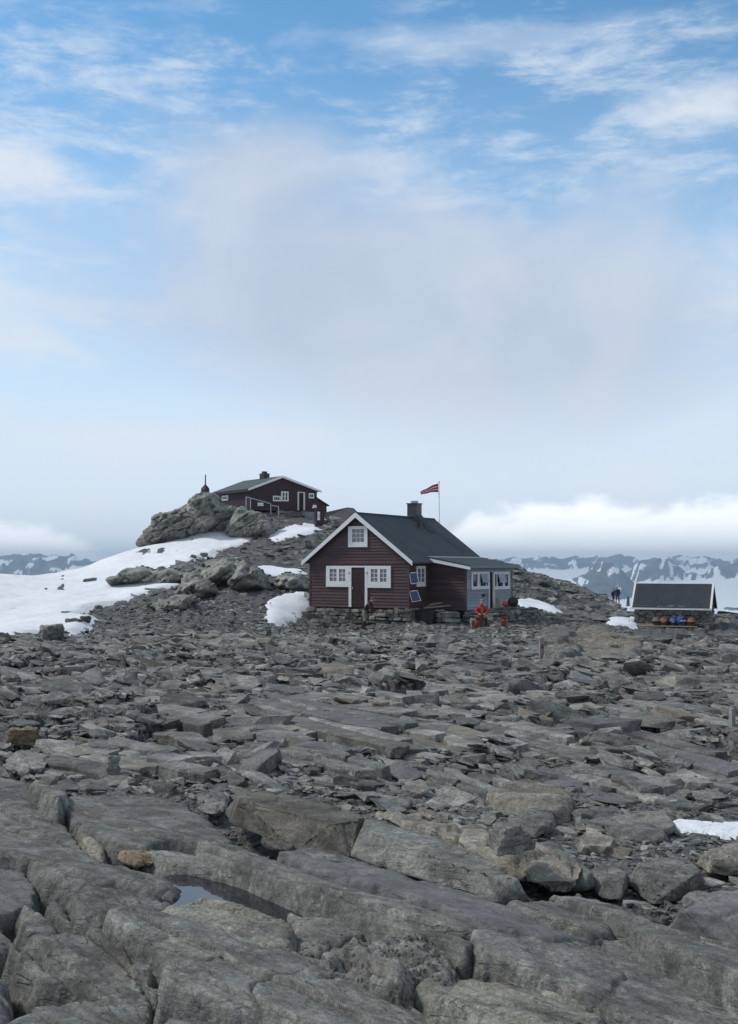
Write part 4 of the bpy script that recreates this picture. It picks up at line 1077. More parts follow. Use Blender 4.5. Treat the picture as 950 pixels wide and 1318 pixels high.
def boards(parent, plane, val, out, z0, z1, span, mat, pitch=0.155):
    """lapped boards, each its own piece; span(z) gives the wall's extent at a height"""
    n = max(1, round((z1 - z0) / pitch)); h = (z1 - z0) / n
    for i in range(n):
        a, b = z0 + i * h, z0 + (i + 1) * h
        s0, s1 = span(a), span(b - 0.004)
        if s1[1] - s1[0] < .05: continue
        o0, o1 = val + out * 0.037, val + out * 0.008
        i0 = val - out * 0.0
        def p(u, d, z): return (u, d, z) if plane == 'y' else (d, u, z)
        g = 0.010
        V = [p(s0[0], i0, a + g), p(s0[1], i0, a + g), p(s0[1], o0, a + g), p(s0[0], o0, a + g),
             p(s1[0], i0, b), p(s1[1], i0, b), p(s1[1], o1, b), p(s1[0], o1, b)]
        MB().hexa(V[:4], V[4:]).build('board', mat, parent)

def window(parent, plane, val, out, u0, u1, z0, z1, sashes, frame=0.09, bars=(2, 3), glass='glass', matf='white', glass_rect=None, name='window'):
    """a frame proud of the wall, sashes given as (u0, u1) of their glass, panes and bars"""
    fr = MB()
    g0, g1 = glass_rect if glass_rect else (z0 + frame, z1 - frame)
    us = [u0] + [v for s in sashes for v in s] + [u1]
    wbox(fr, plane, val, out, u0, u1, g1, z1, 0.0, .060); wbox(fr, plane, val, out, u0, u1, z0, g0, 0.0, .060)
    for i in range(0, len(us), 2):
        wbox(fr, plane, val, out, us[i], us[i + 1], g0, g1, 0.0, .058)
    f = fr.build(name, M[matf], parent)
    for s in sashes:
        wbox(MB(), plane, val, out, s[0], s[1], g0, g1, 0.0, .020).build('pane', M[glass], f)
        bar = MB()
        for k in range(1, bars[0]):
            u = s[0] + (s[1] - s[0]) * k / bars[0]; wbox(bar, plane, val, out, u - .014, u + .014, g0, g1, .021, .040)
        for k in range(1, bars[1]):
            z = g0 + (g1 - g0) * k / bars[1]; wbox(bar, plane, val, out, s[0], s[1], z - .014, z + .014, .021, .038)
        if bar.n: bar.build('glazing_bars', M[matf], f)
    return f

# ---- the big brown cabin
HF = Frame((1.97 - 5.8 * math.cos(math.radians(30)), 54 + 5.8 * 0.5, -0.46), math.radians(-30))
hut = empty('brown_cabin', 'large dark brown cabin with white gable trim, white windows and a blue-grey side porch', 'cabin', HF.o, HF.rot)
GW, GL = 5.8, 8.4
APEX, EAVE, OVR = 4.80, 2.36, 0.32
SL = (APEX - EAVE) / (GW / 2 + 0.30)          # roof slope
def roofz(x): return APEX - abs(x - GW / 2) * SL
WT = 2.44                                      # wall top under the roof at the side walls
wall = MB()
wall.prism([(0, -.02), (GW, -.02), (GW, roofz(GW) - .12), (GW / 2, APEX - .12), (0, roofz(0) - .12)], 'y', 0, GL)
walls = wall.build('wall', M['brown'], hut)
belt = HF.px(460, 725.8, 'y', 0)[1]
def gspan(z):
    t = max(0.0, (z + .14 - roofz(0)) / SL)
    return (min(t, GW / 2), max(GW - t, GW / 2))
boards(walls, 'y', 0, -1, 0.0, belt, lambda z: (0.0, GW), M['brown'])
boards(walls, 'y', 0, -1, belt + .05, APEX - .14, gspan, M['brown'])
wbox(MB(), 'y', 0, -1, -.01, GW + .01, belt - .01, belt + .055, 0, .045).build('belt_course', M['brown'], walls)
boards(walls, 'x', GW, 1, 0.0, roofz(GW) - .13, lambda z: (0.0, 2.3), M['brown'])
boards(walls, 'x', 0, -1, 0.0, roofz(0) - .13, lambda z: (0.0, 3.4), M['brown'])
for x in (0, GW): MB().box(x - .05, x + .05, -.045, .05, -.02, roofz(0) - .14).build('corner_board', M['brown'], walls)
# roof
def main_roof():
    r = MB(); t = .10
    for s in (-1, 1):
        e = GW / 2 + .30 + .05
        x0, x1 = GW / 2, GW / 2 + s * e
        z0, z1 = APEX, APEX - e * SL
        y0, y1 = -OVR + .035, GL + .25
        r.hexa([(x0, y0, z0 - t), (x1, y0, z1 - t), (x1, y1, z1 - t), (x0, y1, z0 - t)], [(x0, y0, z0), (x1, y0, z1), (x1, y1, z1), (x0, y1, z0)])
    return r
roof = main_roof().build('roof', M['roof'], hut)
rc = MB().tube([(GW / 2, -OVR + .03, APEX - .01), (GW / 2, GL + .25, APEX - .01)], .06, 8).build('ridge_cap', M['roof'], roof)
for s in (-1, 1):
    e = GW / 2 + .36
    pts = [(GW / 2, APEX + .02), (GW / 2 + s * e, APEX + .02 - e * SL), (GW / 2 + s * e, APEX - .19 - e * SL), (GW / 2, APEX - .24)]
    MB().prism(pts, 'y', -OVR - .01, -OVR + .032).build('barge_board', M['white'], roof)
    MB().prism([(p[0], p[1] - .01) for p in pts], 'y', GL + .252, GL + .28).build('barge_board', M['charcoal'], roof)
gut = MB().box(GW + .33, GW + .36, -OVR + .04, 2.2, EAVE - .14, EAVE - .03).build('eave_board', M['charcoal'], roof)
# chimney, clad in dark metal, with its saddle
cy0 = None
best = min(((abs(HF.px(533.5, 668, 'x', GW / 2)[0] - y), y) for y in np.linspace(2, 9, 141)))
cy0 = HF.px(533.5, 668, 'x', GW / 2)[0]
ch = MB().box(GW / 2 - .30, GW / 2 + .30, cy0 - .30, cy0 + .30, APEX - .5, APEX + .74).build('chimney', M['charcoal'], roof)
MB().box(GW / 2 - .34, GW / 2 + .34, cy0 - .34, cy0 + .34, APEX + .745, APEX + .80).build('chimney_flange', M['charcoal'], ch)
MB().tube([(GW / 2, cy0, APEX + .80), (GW / 2, cy0, APEX + .93)], [.20, .22], 14).build('chimney_cowl', M['steel'], ch)
MB().prism([(GW / 2 - .02, APEX + .25), (GW / 2 + .30, APEX + .16), (GW / 2 + 1.15, APEX - 1.15 * SL + .03), (GW / 2 + .2, APEX - .3)], 'y', cy0 - .29, cy0 + .29).build('chimney_saddle', M['roof'], ch)
vy = HF.px(542, 676, 'x', GW / 2 + .9)[0]
MB().tube([(GW / 2 + .8, vy, roofz(GW / 2 + .8) - .05), (GW / 2 + .8, vy, roofz(GW / 2 + .8) + .28)], [.10, .12], 12).build('vent_pipe', M['charcoal'], roof)
# front windows and door
P_ = lambda px, py: HF.px(px, py, 'y', -.03)
def xs(*p): return [HF.px(v, 740, 'y', -.03)[0] for v in p]
def zs(px, *p): return [HF.px(px, v, 'y', -.03)[1] for v in p]
u = xs(448.7, 473.5, 454.0, 469.2); z = zs(461, 704.2, 677.3, 697.7, 681.0)
wu = window(hut, 'y', -.03, -1, u[0], u[1], z[0], z[1], [(u[2], u[3])], bars=(3, 3), glass_rect=(z[2], z[3]))
u = xs(420.4, 449.6, 425.0, 434.0, 437.0, 445.2); z = zs(435, 755.3, 728.3, 748.0, 732.4)
zt = z[1]
window(hut, 'y', -.03, -1, u[0], u[1], z[0], z[1], [(u[2], u[3]), (u[4], u[5])], bars=(2, 3), glass_rect=(z[2], z[3]))
u = xs(473.4, 503.5, 478.0, 486.6, 489.8, 498.2); z = zs(488, 756.6, 728.3, 748.8, 732.4)
window(hut, 'y', -.03, -1, u[0], u[1], z[0], zt, [(u[2], u[3]), (u[4], u[5])], bars=(2, 3), glass_rect=(z[2], z[3]))
u = xs(449.6, 452.9, 470.3, 473.4)
door = MB()
wbox(door, 'y', -.03, -1, u[0], u[1], .02, zt - .08, 0, .064); wbox(door, 'y', -.03, -1, u[2], u[3], .02, zt - .08, 0, .064)
wbox(door, 'y', -.03, -1, u[0], u[3], zt - .08, zt, 0, .064)
dr = wbox(MB(), 'y', -.03, -1, u[1], u[2], .03, zt - .08, 0, .022).build('door', M['dark_door'], hut)
door.build('door_frame', M['white'], dr)
for k in range(1, 9):
    zz = .03 + (zt - .11) * k / 9
    wbox(MB(), 'y', -.03, -1, u[1] + .02, u[2] - .02, zz - .1, zz + .095, .022, .034).build('board', M['dark_door'], dr)
wbox(MB(), 'y', -.03, -1, u[1] + .06, u[1] + .10, .92, 1.04, .034, .08).build('handle', M['steel'], dr)
for a in (0, 1):
    wbox(MB(), 'y', -.03, -1, (u[0] - .02, u[3] - .06)[a], (u[0] + .06, u[3] + .02)[a], zt - .40, zt - .30, .066, .085).build('hook', M['steel'], dr)
# right side window between gable corner and porch
a0 = HF.px(535.5, 745, 'x', GW + .03)[0]; a1 = HF.px(546.8, 745, 'x', GW + .03)[0]
zz = [HF.px(541, v, 'x', GW + .03)[1] for v in (755, 728.5, 749, 732)]
window(hut, 'x', GW + .03, 1, a0, a1, zz[0], zz[1], [(a0 + .12, (a0 + a1) / 2 - .03), ((a0 + a1) / 2 + .03, a1 - .12)], bars=(1, 3), glass_rect=(zz[2], zz[3]))
# porch
PX0, PX1, PY0, PY1 = GW, GW + 2.05, 2.3, 8.2
pb = -.14
pz_hi, pz_lo = 2.56, 2.10
PSL = (pz_hi - pz_lo) / (PX1 + .38 - GW)
def porchz(x): return pz_hi - (x - GW) * PSL
pw = MB().prism([(PX0 + .01, pb), (PX1, pb), (PX1, porchz(PX1) - .10), (PX0 + .01, porchz(PX0) - .10)], 'y', PY0, PY1).build('porch_wall', M['brown'], hut)
boards(pw, 'y', PY0, -1, pb, porchz(PX0) - .12, lambda z: (PX0 + .035, PX1 if z < porchz(PX1) - .12 else max(PX0 + .04, min(PX1, PX0 + (pz_hi - .12 - z) / PSL))), M['brown'])
boards(pw, 'x', PX1, 1, pb, porchz(PX1) - .30, lambda z: (PY0 + .02, PY1), M['blue_wall'])
MB().box(PX1 - .05, PX1 + .045, PY0 - .045, PY0 + .018, pb, porchz(PX1) - .13).build('corner_board', M['brown'], pw)
MB().box(PX1 - .05, PX1 + .05, PY1 - .02, PY1 + .06, pb, porchz(PX1) - .13).build('corner_board', M['charcoal'], pw)
MB().box(PX1 - .02, PX1 + .05, PY0 + .02, PY1 + .02, porchz(PX1) - .30, porchz(PX1) - .11).build('eave_beam', M['grey_trim'], pw)
pr = MB()
x0, x1 = GW + .03, PX1 + .38
y0, y1 = PY0 - .30, GL + .24
def prz(x): return porchz(x)
pr.hexa([(x0, y0, prz(x0) - .07), (x1, y0, prz(x1) - .07), (x1, y1, prz(x1) - .07), (x0, y1, prz(x0) - .07)], [(x0, y0, prz(x0)), (x1, y0, prz(x1)), (x1, y1, prz(x1)), (x0, y1, prz(x0))])
proof = pr.build('porch_roof', M['roof'], hut)
MB().box(x0 - .05, x0 + .04, y0, y1, prz(x0) - .02, prz(x0) + .05).build('flashing', M['steel'], proof)
MB().prism([(x0, prz(x0) - .03), (x1 + .01, prz(x1) - .03), (x1 + .01, prz(x1) - .19), (x0, prz(x0) - .21)], 'y', y0 - .03, y0 - .002).build('barge_board', M['white'], proof)
MB().prism([(x0, prz(x0) + .03), (x1 + .02, prz(x1) + .03), (x1 + .02, prz(x1) - .028), (x0, prz(x0) - .028)], 'y', y0 - .04, y0 - .002).build('roof_edge', M['charcoal'], proof)
MB().box(x1 + .001, x1 + .03, y0, y1, prz(x1) - .10, prz(x1) + .01).build('eave_board', M['grey_trim'], proof)
B = PX1 + .03
def pu(px): return HF.px(px, 745, 'x', B)[0]
def pz(px, py): return HF.px(px, py, 'x', B)[1]
for (f0, f1, s, tri, w2) in ((606.2, 628.2, (607.8, 613.5), (617.2, 624.6), (625.3, 627.4)), (635.4, 654.8, (636.0, 638.2), (639.4, 646.2), (648.6, 653.2))):
    mid = (f0 + f1) / 2
    zz = [pz(mid, v) for v in (758.4, 736.0, 754.5, 739.0)]
    sh = [tuple(pu(v) for v in q) for q in (s, tri, w2)]
    f = window(hut, 'x', B, 1, pu(f0), pu(f1), zz[0], zz[1], sh, bars=(1, 1), glass='glass_dark', glass_rect=(zz[2], zz[3]))
    # middle casement, hinged at the top and pushed open
    a, b = sh[1]; h = (zz[3] - zz[2]) * .74; tilt = .30
    t0 = (B + .075, zz[3] + .01); t1 = (t0[0] + h * math.sin(tilt), t0[1] - h * math.cos(tilt))
    MB().hexa([(t0[0], a - .06, t0[1]), (t1[0], a - .06, t1[1]), (t1[0], b + .06, t1[1]), (t0[0], b + .06, t0[1])],
              [(t0[0] + .03, a - .06, t0[1] + .008), (t1[0] + .03, a - .06, t1[1] + .008), (t1[0] + .03, b + .06, t1[1] + .008), (t0[0] + .03, b + .06, t0[1] + .008)]).build('open_casement', M['glass_sky_tint'], f)
# porch door, standing open: shade inside painted as a near-black sheet between white posts
zt2 = pz(632, 736.5)
pd = wbox(MB(), 'x', B, 1, pu(629.2), pu(633.4), pb + .02, zt2, 0, .012).build('doorway', M['opening'], hut)
wbox(MB(), 'x', B, 1, pu(628.2), pu(629.2), pb + .02, zt2, 0, .06).build('door_post', M['white'], pd)
wbox(MB(), 'x', B, 1, pu(633.4), pu(635.4), pb + .02, zt2, 0, .07).build('door_post', M['cream'], pd)
lp = MB(); wbox(lp, 'x', B, 1, pu(620.6), pu(622.8), pz(621, 767.8), pz(621, 764.5), 0, .10)
lp.build('wall_box', M['black'], hut)
# lean-to on the left with white eave, and the dark dormer roof behind
LY0, LY1 = 3.4, 7.2
ll = MB().prism([(-1.0, -.02), (0, -.02), (0, 2.1), (-1.0, 1.72)], 'y', LY0, LY1).build('lean_to', M['brown'], hut)
boards(ll, 'y', LY0, -1, 0, 1.70, lambda z: (-1.0, -.035), M['brown'])
MB().hexa([(-1.35, LY0 - .2, 1.62), (.02, LY0 - .2, 2.14), (.02, LY1 + .2, 2.14), (-1.35, LY1 + .2, 1.62)], [(-1.35, LY0 - .2, 1.70), (.02, LY0 - .2, 2.22), (.02, LY1 + .2, 2.22), (-1.35, LY1 + .2, 1.70)]).build('lean_to_roof', M['roof'], ll)
MB().prism([(-1.37, 1.70), (.0, 2.22), (.0, 2.05), (-1.37, 1.53)], 'y', LY0 - .235, LY0 - .203).build('barge_board', M['white'], ll)
dq = MB().prism([(-.05, 2.3), (1.4, 2.9), (1.4, 3.62), (-.05, 3.02)], 'y', 3.6, 7.0).build('dormer', M['brown'], hut)
MB().hexa([(-.25, 3.4, 2.96), (1.6, 3.4, 3.72), (1.6, 7.2, 3.72), (-.25, 7.2, 2.96)], [(-.25, 3.4, 3.06), (1.6, 3.4, 3.82), (1.6, 7.2, 3.82), (-.25, 7.2, 3.06)]).build('dormer_roof', M['roof'], dq)

# ---- dry stone walls
STONE_ME = []
def stone_proto(n=10, jitter=.16, bev=.10):
    for s in range(n):
        r = random.Random(100 + s)
        bm = bmesh.new()
        bmesh.ops.create_cube(bm, size=1.0)
        for v in bm.verts: v.co += Vector((r.uniform(-1, 1) * jitter * .6, r.uniform(-1, 1) * jitter, r.uniform(-1, 1) * jitter))
        bmesh.ops.bevel(bm, geom=bm.edges[:], offset=bev, segments=1, affect='EDGES', clamp_overlap=True)
        bmesh.ops.triangulate(bm, faces=bm.faces[:])
        me = bpy.data.meshes.new('stone'); bm.to_mesh(me); bm.free()
        STONE_ME.append(me)
stone_proto()
_wm = {}
def stone_wall(parent, p0, p1, z0, ztop, mat, hs=(.09, .24), ws=(.16, .75), depth=.34, seed=0, clip=None, out=None):
    """rough courses of separate stones along p0-p1 (parent space); ztop may be a function of the distance along"""
    r = random.Random(seed)
    p0 = np.array(p0, float); p1 = np.array(p1, float); L = np.hypot(*(p1 - p0)); e = (p1 - p0) / L
    nrm = np.array([e[1], -e[0]])
    ang = math.atan2(e[1], e[0])
    if mat not in _wm:
        _wm[mat] = []
        for me in STONE_ME:
            c = me.copy(); c.materials.append(M[mat]); _wm[mat].append(c)
    zt_f = ztop if callable(ztop) else (lambda s: ztop)
    z = z0; k = 0
    while z < max(zt_f(0), zt_f(L / 2), zt_f(L)) - .04:
        h = r.uniform(*hs); s = r.uniform(-.2, 0)
        while s < L:
            w = r.uniform(*ws) * (1.3 if r.random() < .15 else 1)
            if s + w > L - .12: w = L - s
            hh = h * r.uniform(.70, 1.2)
            mid = s + w / 2
            top = zt_f(min(max(mid, 0), L))
            if z < top - .03:
                hh = min(hh, top - z + .03)
                a = max(s, 0); w2 = s + w - a
                if w2 > .05:
                    c = p0 + e * (a + w2 / 2) - nrm * (depth / 2 - r.uniform(-.03, .06))
                    me = r.choice(_wm[mat])
                    o = link('stone', me, parent)
                    o.location = (c[0], c[1], z + hh / 2)
                    o.scale = (max(.05, w2 * .965), depth, hh * .955)
                    o.rotation_euler = (r.uniform(-.10, .10), r.uniform(-.09, .09), ang + r.uniform(-.04, .04) + (math.pi if r.random() < .5 else 0))
                    k += 1
            s += w
        z += h
    return k

# foundation of the brown cabin
zg = -1.15
fnd = MB().prism([(-.3, zg), (GW + .02, zg), (GW + .02, -.06), (-.3, -.06)], 'y', .1, 2.0).build('foundation', M['mortar'], hut)
stone_wall(fnd, (-.55, -.10), (GW + .12, -.10), zg, lambda s: -.03 if s > .35 else -.25, 'wall_stone', seed=4)
stone_wall(fnd, (GW + .10, -.05), (GW + .10, 1.2), zg, -.03, 'wall_stone', seed=5)
stone_wall(fnd, (GW + .95, 1.0), (GW + 2.1, .55), zg - .1, lambda s: -.10 - .1 * s, 'wall_stone', seed=6, depth=.6)
stone_wall(fnd, (-.55, 3.2), (-.55, -.05), zg + .3, -.28, 'wall_stone', seed=7)
# terrace in front of the porch
ter = empty('stone_terrace', 'low terrace of stacked flat stones along the blue-grey porch', 'terrace', HF.world(GW + 2.1, 2.0, -1.2), HF.rot)
tb = MB().prism([(0, 0), (1.45, 0), (1.35, 1.0), (0, 1.02)], 'y', .25, 6.6).build('terrace_fill', M['mortar'], ter)
stone_wall(tb, (1.55, .1), (1.55, 6.8), 0, lambda s: 1.02 - .02 * s, 'wall_stone', hs=(.10, .22), ws=(.3, .8), seed=8, depth=.5)
stone_wall(tb, (-.2, .12), (1.6, .12), -.1, lambda s: .9, 'wall_stone', hs=(.10, .22), ws=(.3, .7), seed=9, depth=.5)
for r_ in range(4):
    stone_wall(tb, (1.2 - .33 * r_, .2), (1.2 - .33 * r_, 6.7), .88, 1.04, 'wall_stone', hs=(.12, .16), ws=(.4, .9), seed=20 + r_, depth=.40)
# planks and tank beside the foundation
def wloc(px, py, Y): return at(px, py, Y)
t0 = wloc(549.5, 793, 54.4)
tank = empty('black_tank', 'dark green-black storage tank in the gap under the planks beside the brown cabin', 'tank', (t0[0], t0[1], at(549, 802.5, 54.4)[2]), HF.rot)
hb = (802.5 - 784.5) * 54.4 / F; wb = 12.0 * 54.4 / F
MB().prism([(-wb, .04), (-wb + .08, 0), (wb - .08, 0), (wb, .04), (wb, hb - .08), (wb - .12, hb), (-wb + .12, hb), (-wb, hb - .08)], 'y', -.3, .4).build('body', M['green_black'], tank)
for s in (-.5, .5): MB().box(wb * s - .02, wb * s + .02, -.32, -.301, .05, hb - .06).build('rib', M['black'], tank)
for k, (xa, ya, xb, yb, Y) in enumerate(((545, 783.5, 572, 781, 54.2), (552, 779.5, 569, 776.5, 54.4), (548, 781.5, 580, 780.5, 54.7))):
    a, b = at(xa, ya, Y), at(xb, yb, Y + .1)
    d = (b - a) / np.linalg.norm(b - a)
    up = np.array([0, 0, .06]); bk = np.array([0, .22, 0])
    mbp = MB().hexa([a, b, b + bk, a + bk], [a + up, b + up, b + bk + up, a + bk + up])
    o = mbp.build('plank', M['wood'], None)
    tag(o, ['lowest grey plank lying above the black tank', 'uppermost grey plank above the black tank, tilted up', 'longest grey plank above the black tank, at the back'][k], 'plank')
# solar panels on the side wall near the gable corner
for k, (q, label) in enumerate(((((527.0, 737.4), (536.5, 736.8), (539.4, 750.2), (529.0, 751.6)), 'upper solar panel fixed beside the gable corner of the brown cabin'),
                                (((527.0, 760.9), (537.0, 759.8), (541.9, 773.2), (530.2, 774.8)), 'lower solar panel fixed beside the gable corner of the brown cabin'))):
    Y = 53.55
    c = [at(*p, Y + (0.30 if j in (0, 1) else 0.0) + (0.12 if j in (0, 3) else -.12)) for j, p in enumerate(q)]
    c = [np.array(v) for v in (c[3], c[2], c[1], c[0])]
    n = np.cross(c[1] - c[0], c[3] - c[0]); n /= np.linalg.norm(n)
    m_ = sum(c) / 4
    sp = empty('solar_panel', label, 'solar panel', m_, 0, None)
    loc = [v - m_ for v in c]
    MB().hexa([v - n * .05 for v in loc], loc).build('frame', M['steel'], sp)
    MB().hexa([v * .93 + n * .001 for v in loc], [v * .93 + n * .006 for v in loc]).build('cells', M['solar'], sp)
    wx = HF.world(GW + .03, .35, 0); wp = np.array([wx[0], wx[1], m_[2]]) - m_
    MB().tube([tuple(-n * .06), tuple(wp)], .025, 8).build('bracket', M['steel'], sp)
# flag
fp = at(565.3, 672, 64.5)
flag = empty('flagpole', 'thin white flagpole behind the brown cabin flying a striped pennant', 'flagpole', (fp[0], fp[1], T(fp[0], fp[1]) - .1))
htop = at(565.3, 621, 64.5)[2] - (T(fp[0], fp[1]) - .1)
MB().tube([(0, 0, 0), (0, 0, htop)], [.06, .035], 10).build('pole', M['white'], flag, True)
MB().tube([(0, 0, htop), (0, 0, htop + .05), (0, 0, htop + .08)], [.05, .06, .02], 10).build('pole_knob', M['white'], flag, True)
def pennant():
    n = 26
    s64 = 64.5 / F * 1.1
    mats = ['flag_red', 'flag_white', 'flag_blue', 'flag_white', 'flag_red']
    cuts = [0, .30, .40, .60, .70, 1.0]
    V = []
    for i in range(n + 1):
        t = i / n
        # drooping tail: leaves the pole, sinks and curls down at the tip
        x = -(23 * t - 1.2 * max(0, t - .85) * 8) * s64
        zt_ = htop - .06 - (9.5 * t ** 1.25 + 3 * max(0, t - .75)) * s64
        w = (10.5 * (1 - t) + 5.2 * t) * s64 * (1 - .25 * t)
        for c in cuts:
            V.append((x - .03 * math.sin(5 * c + 6 * t), .10 * math.sin(9 * t + 1.2 * c) * t ** .6, zt_ - w * c + .04 * math.sin(8 * t) * t))
    m = len(cuts)
    Q = []; mi = []
    for i in range(n):
        for j in range(m - 1):
            Q.append((i * m + j, i * m + j + 1, (i + 1) * m + j + 1, (i + 1) * m + j)); mi.append(j)
    nv = len(V)
    V2 = V + [(v[0], v[1] + .012, v[2]) for v in V]
    Q2 = Q + [tuple(reversed([k + nv for k in q])) for q in Q]
    me = make_mesh('flag', V2, np.array(Q2), True, [M[k] for k in mats], mi + mi)
    return link('flag', me, flag)
pennant()

# ---- upper maroon cabin
UF = Frame((at(323, 655, 112)[0], 112, at(323, 655, 112)[2]), math.radians(36))
up = empty('maroon_cabin', 'low dark maroon cabin on the rocky knoll with a grey-green roof and open door', 'cabin', UF.o, UF.rot)
UW, UL = 8.12, 7.68
ua = UF.px(361.8, 612.7, 'y', 0); UA = ua[1]; UX = ua[0]
UE = UF.px(323, 627.3, 'y', 0)[1]; UE2 = UF.px(408, 630.7, 'y', 0)[1]
MB().prism([(0, -.1), (UW, -.1), (UW, UE2 - .12), (UX, UA - .12), (0, UE - .12)], 'y', 0, UL).build('wall', M['maroon'], up)
clad = MB()
for k in range(13):
    x = .06 + k * UL / 13
for k in range(40):
    x = (k + .5) * UW / 40
    zt_ = (UE + (UA - UE) * x / UX if x < UX else UA + (UE2 - UA) * (x - UX) / (UW - UX)) - .16
    clad.box(x - .085, x + .085, -.02, -.001, -.08, zt_)
for k in range(38):
    y = (k + .5) * UL / 38
    clad.box(-.02, -.001, y - .085, y + .085, -.08, UE - .16)
tag(clad.build('cladding', M['maroon'], up), kind='stuff')
ur = MB()
for (xa, za, xb, zb) in ((UX, UA, -.45, UE - .45 * (UA - UE) / UX), (UX, UA, UW + .35, UE2 - .35 * (UA - UE2) / (UW - UX))):
    ur.hexa([(xa, -.3, za - .1), (xb, -.3, zb - .1), (xb, UL + .3, zb - .1), (xa, UL + .3, za - .1)], [(xa, -.3, za), (xb, -.3, zb), (xb, UL + .3, zb), (xa, UL + .3, za)])
uroof = ur.build('roof', M['green_roof'], up)
for (xb, zb) in ((-.47, UE - .47 * (UA - UE) / UX), (UW + .37, UE2 - .37 * (UA - UE2) / (UW - UX))):
    MB().prism([(UX, UA + .03), (xb, zb + .03), (xb, zb - .19), (UX, UA - .21)], 'y', -.345, -.302).build('barge_board', M['white'], uroof)
MB().box(-.50, -.46, -.29, UL + .3, UE - .45, UE - .16).build('eave_board', M['maroon'], uroof)
def uy(px, py): return UF.px(px, py, 'y', -.02)
ck = UF.px(340.5, 614, 'x', UX)[0]
ub = UF.px(335.2, 612, 'x', UX)[0]
chm = MB().box(UX - .36, UX + .36, ck - .45, ck + .45, UA - .4, UA + .42).build('chimney', M['black'], uroof)
MB().box(UX - .42, UX + .42, ck - .5, ck + .5, UA + .425, UA + .48).build('chimney_cap', M['black'], chm)
MB().box(UX - .22, UX + .22, ck - .2, ck + .25, UA + .485, UA + .72).build('cowl', M['charcoal'], chm)
def urect(x0, x1, y0, y1):
    a, b = uy(x0, y1), uy(x1, y0); m = uy((x0 + x1) / 2, y0)[1]
    return a[0], b[0], uy((x0 + x1) / 2, y1)[1], m
a = urect(361.8, 371.2, 632.6, 645.2)
window(up, 'y', -.02, -1, *a, [(a[0] + .15, (a[0] + a[1]) / 2 - .06), ((a[0] + a[1]) / 2 + .06, a[1] - .15)], frame=.12, bars=(1, 2), glass='glass_dark')
a = urect(351.2, 361.0, 638.2, 645.2)
window(up, 'y', -.02, -1, *a, [(a[0] + .12, a[1] - .12)], frame=.13, bars=(3, 1), glass='glass_dark')
a = urect(397.3, 404.0, 634.8, 641.5)
window(up, 'y', -.02, -1, *a, [(a[0] + .12, a[1] - .12)], frame=.14, bars=(2, 1), glass='glass_dark')
a = urect(331.4, 338.8, 647.0, 651.4)
wbox(MB(), 'y', -.02, -1, *a, 0, .05).build('white_board', M['white'], up)
a = urect(384.6, 390.3, 634.4, 656.8)
ud = wbox(MB(), 'y', -.02, -1, *a, 0, .02).build('doorway', M['opening'], up)  # flat near-black panel, shade of the open door painted on the wall
b = urect(382.8, 392.4, 633.2, 656.8)
dfm = MB()
wbox(dfm, 'y', -.02, -1, b[0], a[0], b[2], a[3], 0, .06); wbox(dfm, 'y', -.02, -1, a[1], b[1], b[2], a[3], 0, .06); wbox(dfm, 'y', -.02, -1, b[0], b[1], a[3], b[3], 0, .06)
dfm.build('door_frame', M['cream'], ud)
# left wall window
yA = UF.px(286.0, 640, 'x', -.02)[0]; yB = UF.px(294.0, 640, 'x', -.02)[0]
zA = UF.px(290, 644.3, 'x', -.02)[1]; zB = UF.px(290, 637.8, 'x', -.02)[1]
y_lo, y_hi = min(yA, yB), max(yA, yB)
window(up, 'x', -.02, -1, y_lo, y_hi, zA, zB, [(y_lo + .18, y_hi - .18)], frame=.16, bars=(3, 1), glass='glass_dark')
# railing in front of the gable
rl = empty('hand_railing', 'thin grey metal hand railing stepping down in front of the maroon cabin', 'railing', at(337, 658, 109))
o_ = at(337, 658, 109)
def rp(px, py, Y=109): return tuple(at(px, py, Y) - o_)
for (x, ya, yb) in ((316.8, 639.5, 656), (322.5, 641, 656), (348.5, 648.5, 662), (358.6, 651.5, 664)):
    MB().tube([rp(x, yb), rp(x, ya)], .045, 8).build('post', M['steel'], rl)
MB().tube([rp(316.4, 639.4), rp(348.7, 648.4)], .05, 8).build('rail', M['steel'], rl)
MB().tube([rp(348.9, 650.6), rp(358.8, 652.2)], .05, 8).build('rail', M['steel'], rl)
# stone base wall, concrete block
ubw = empty('stone_base_wall', 'rough stone base wall under the open door of the maroon cabin', 'stone wall', UF.world(UW * .42, -.35, 0), UF.rot)
zb_ = -2.2
core = MB().box(0, UW * .40, .15, .6, zb_, -.12).build('wall_core', M['mortar'], ubw)
stone_wall(core, (-.4, .02), (UW * .42, .02), zb_, -.10, 'wall_stone', hs=(.22, .36), ws=(.35, .9), seed=31)
q0 = UF.px(393, 656, 'y', -.4); q1 = UF.px(407, 656, 'y', -.4); zl = UF.px(400, 676, 'y', -.4)[1]
cbm = MB().box(q0[0], q1[0] + .1, -.4, .4, zl - .5, -.12)
cb = cbm.build('concrete_block', M['concrete'], None)
cb.location = tuple(UF.o); cb.rotation_euler = (0, 0, UF.rot)
tag(cb, 'bare grey concrete block under the right end of the maroon cabin', 'concrete block')
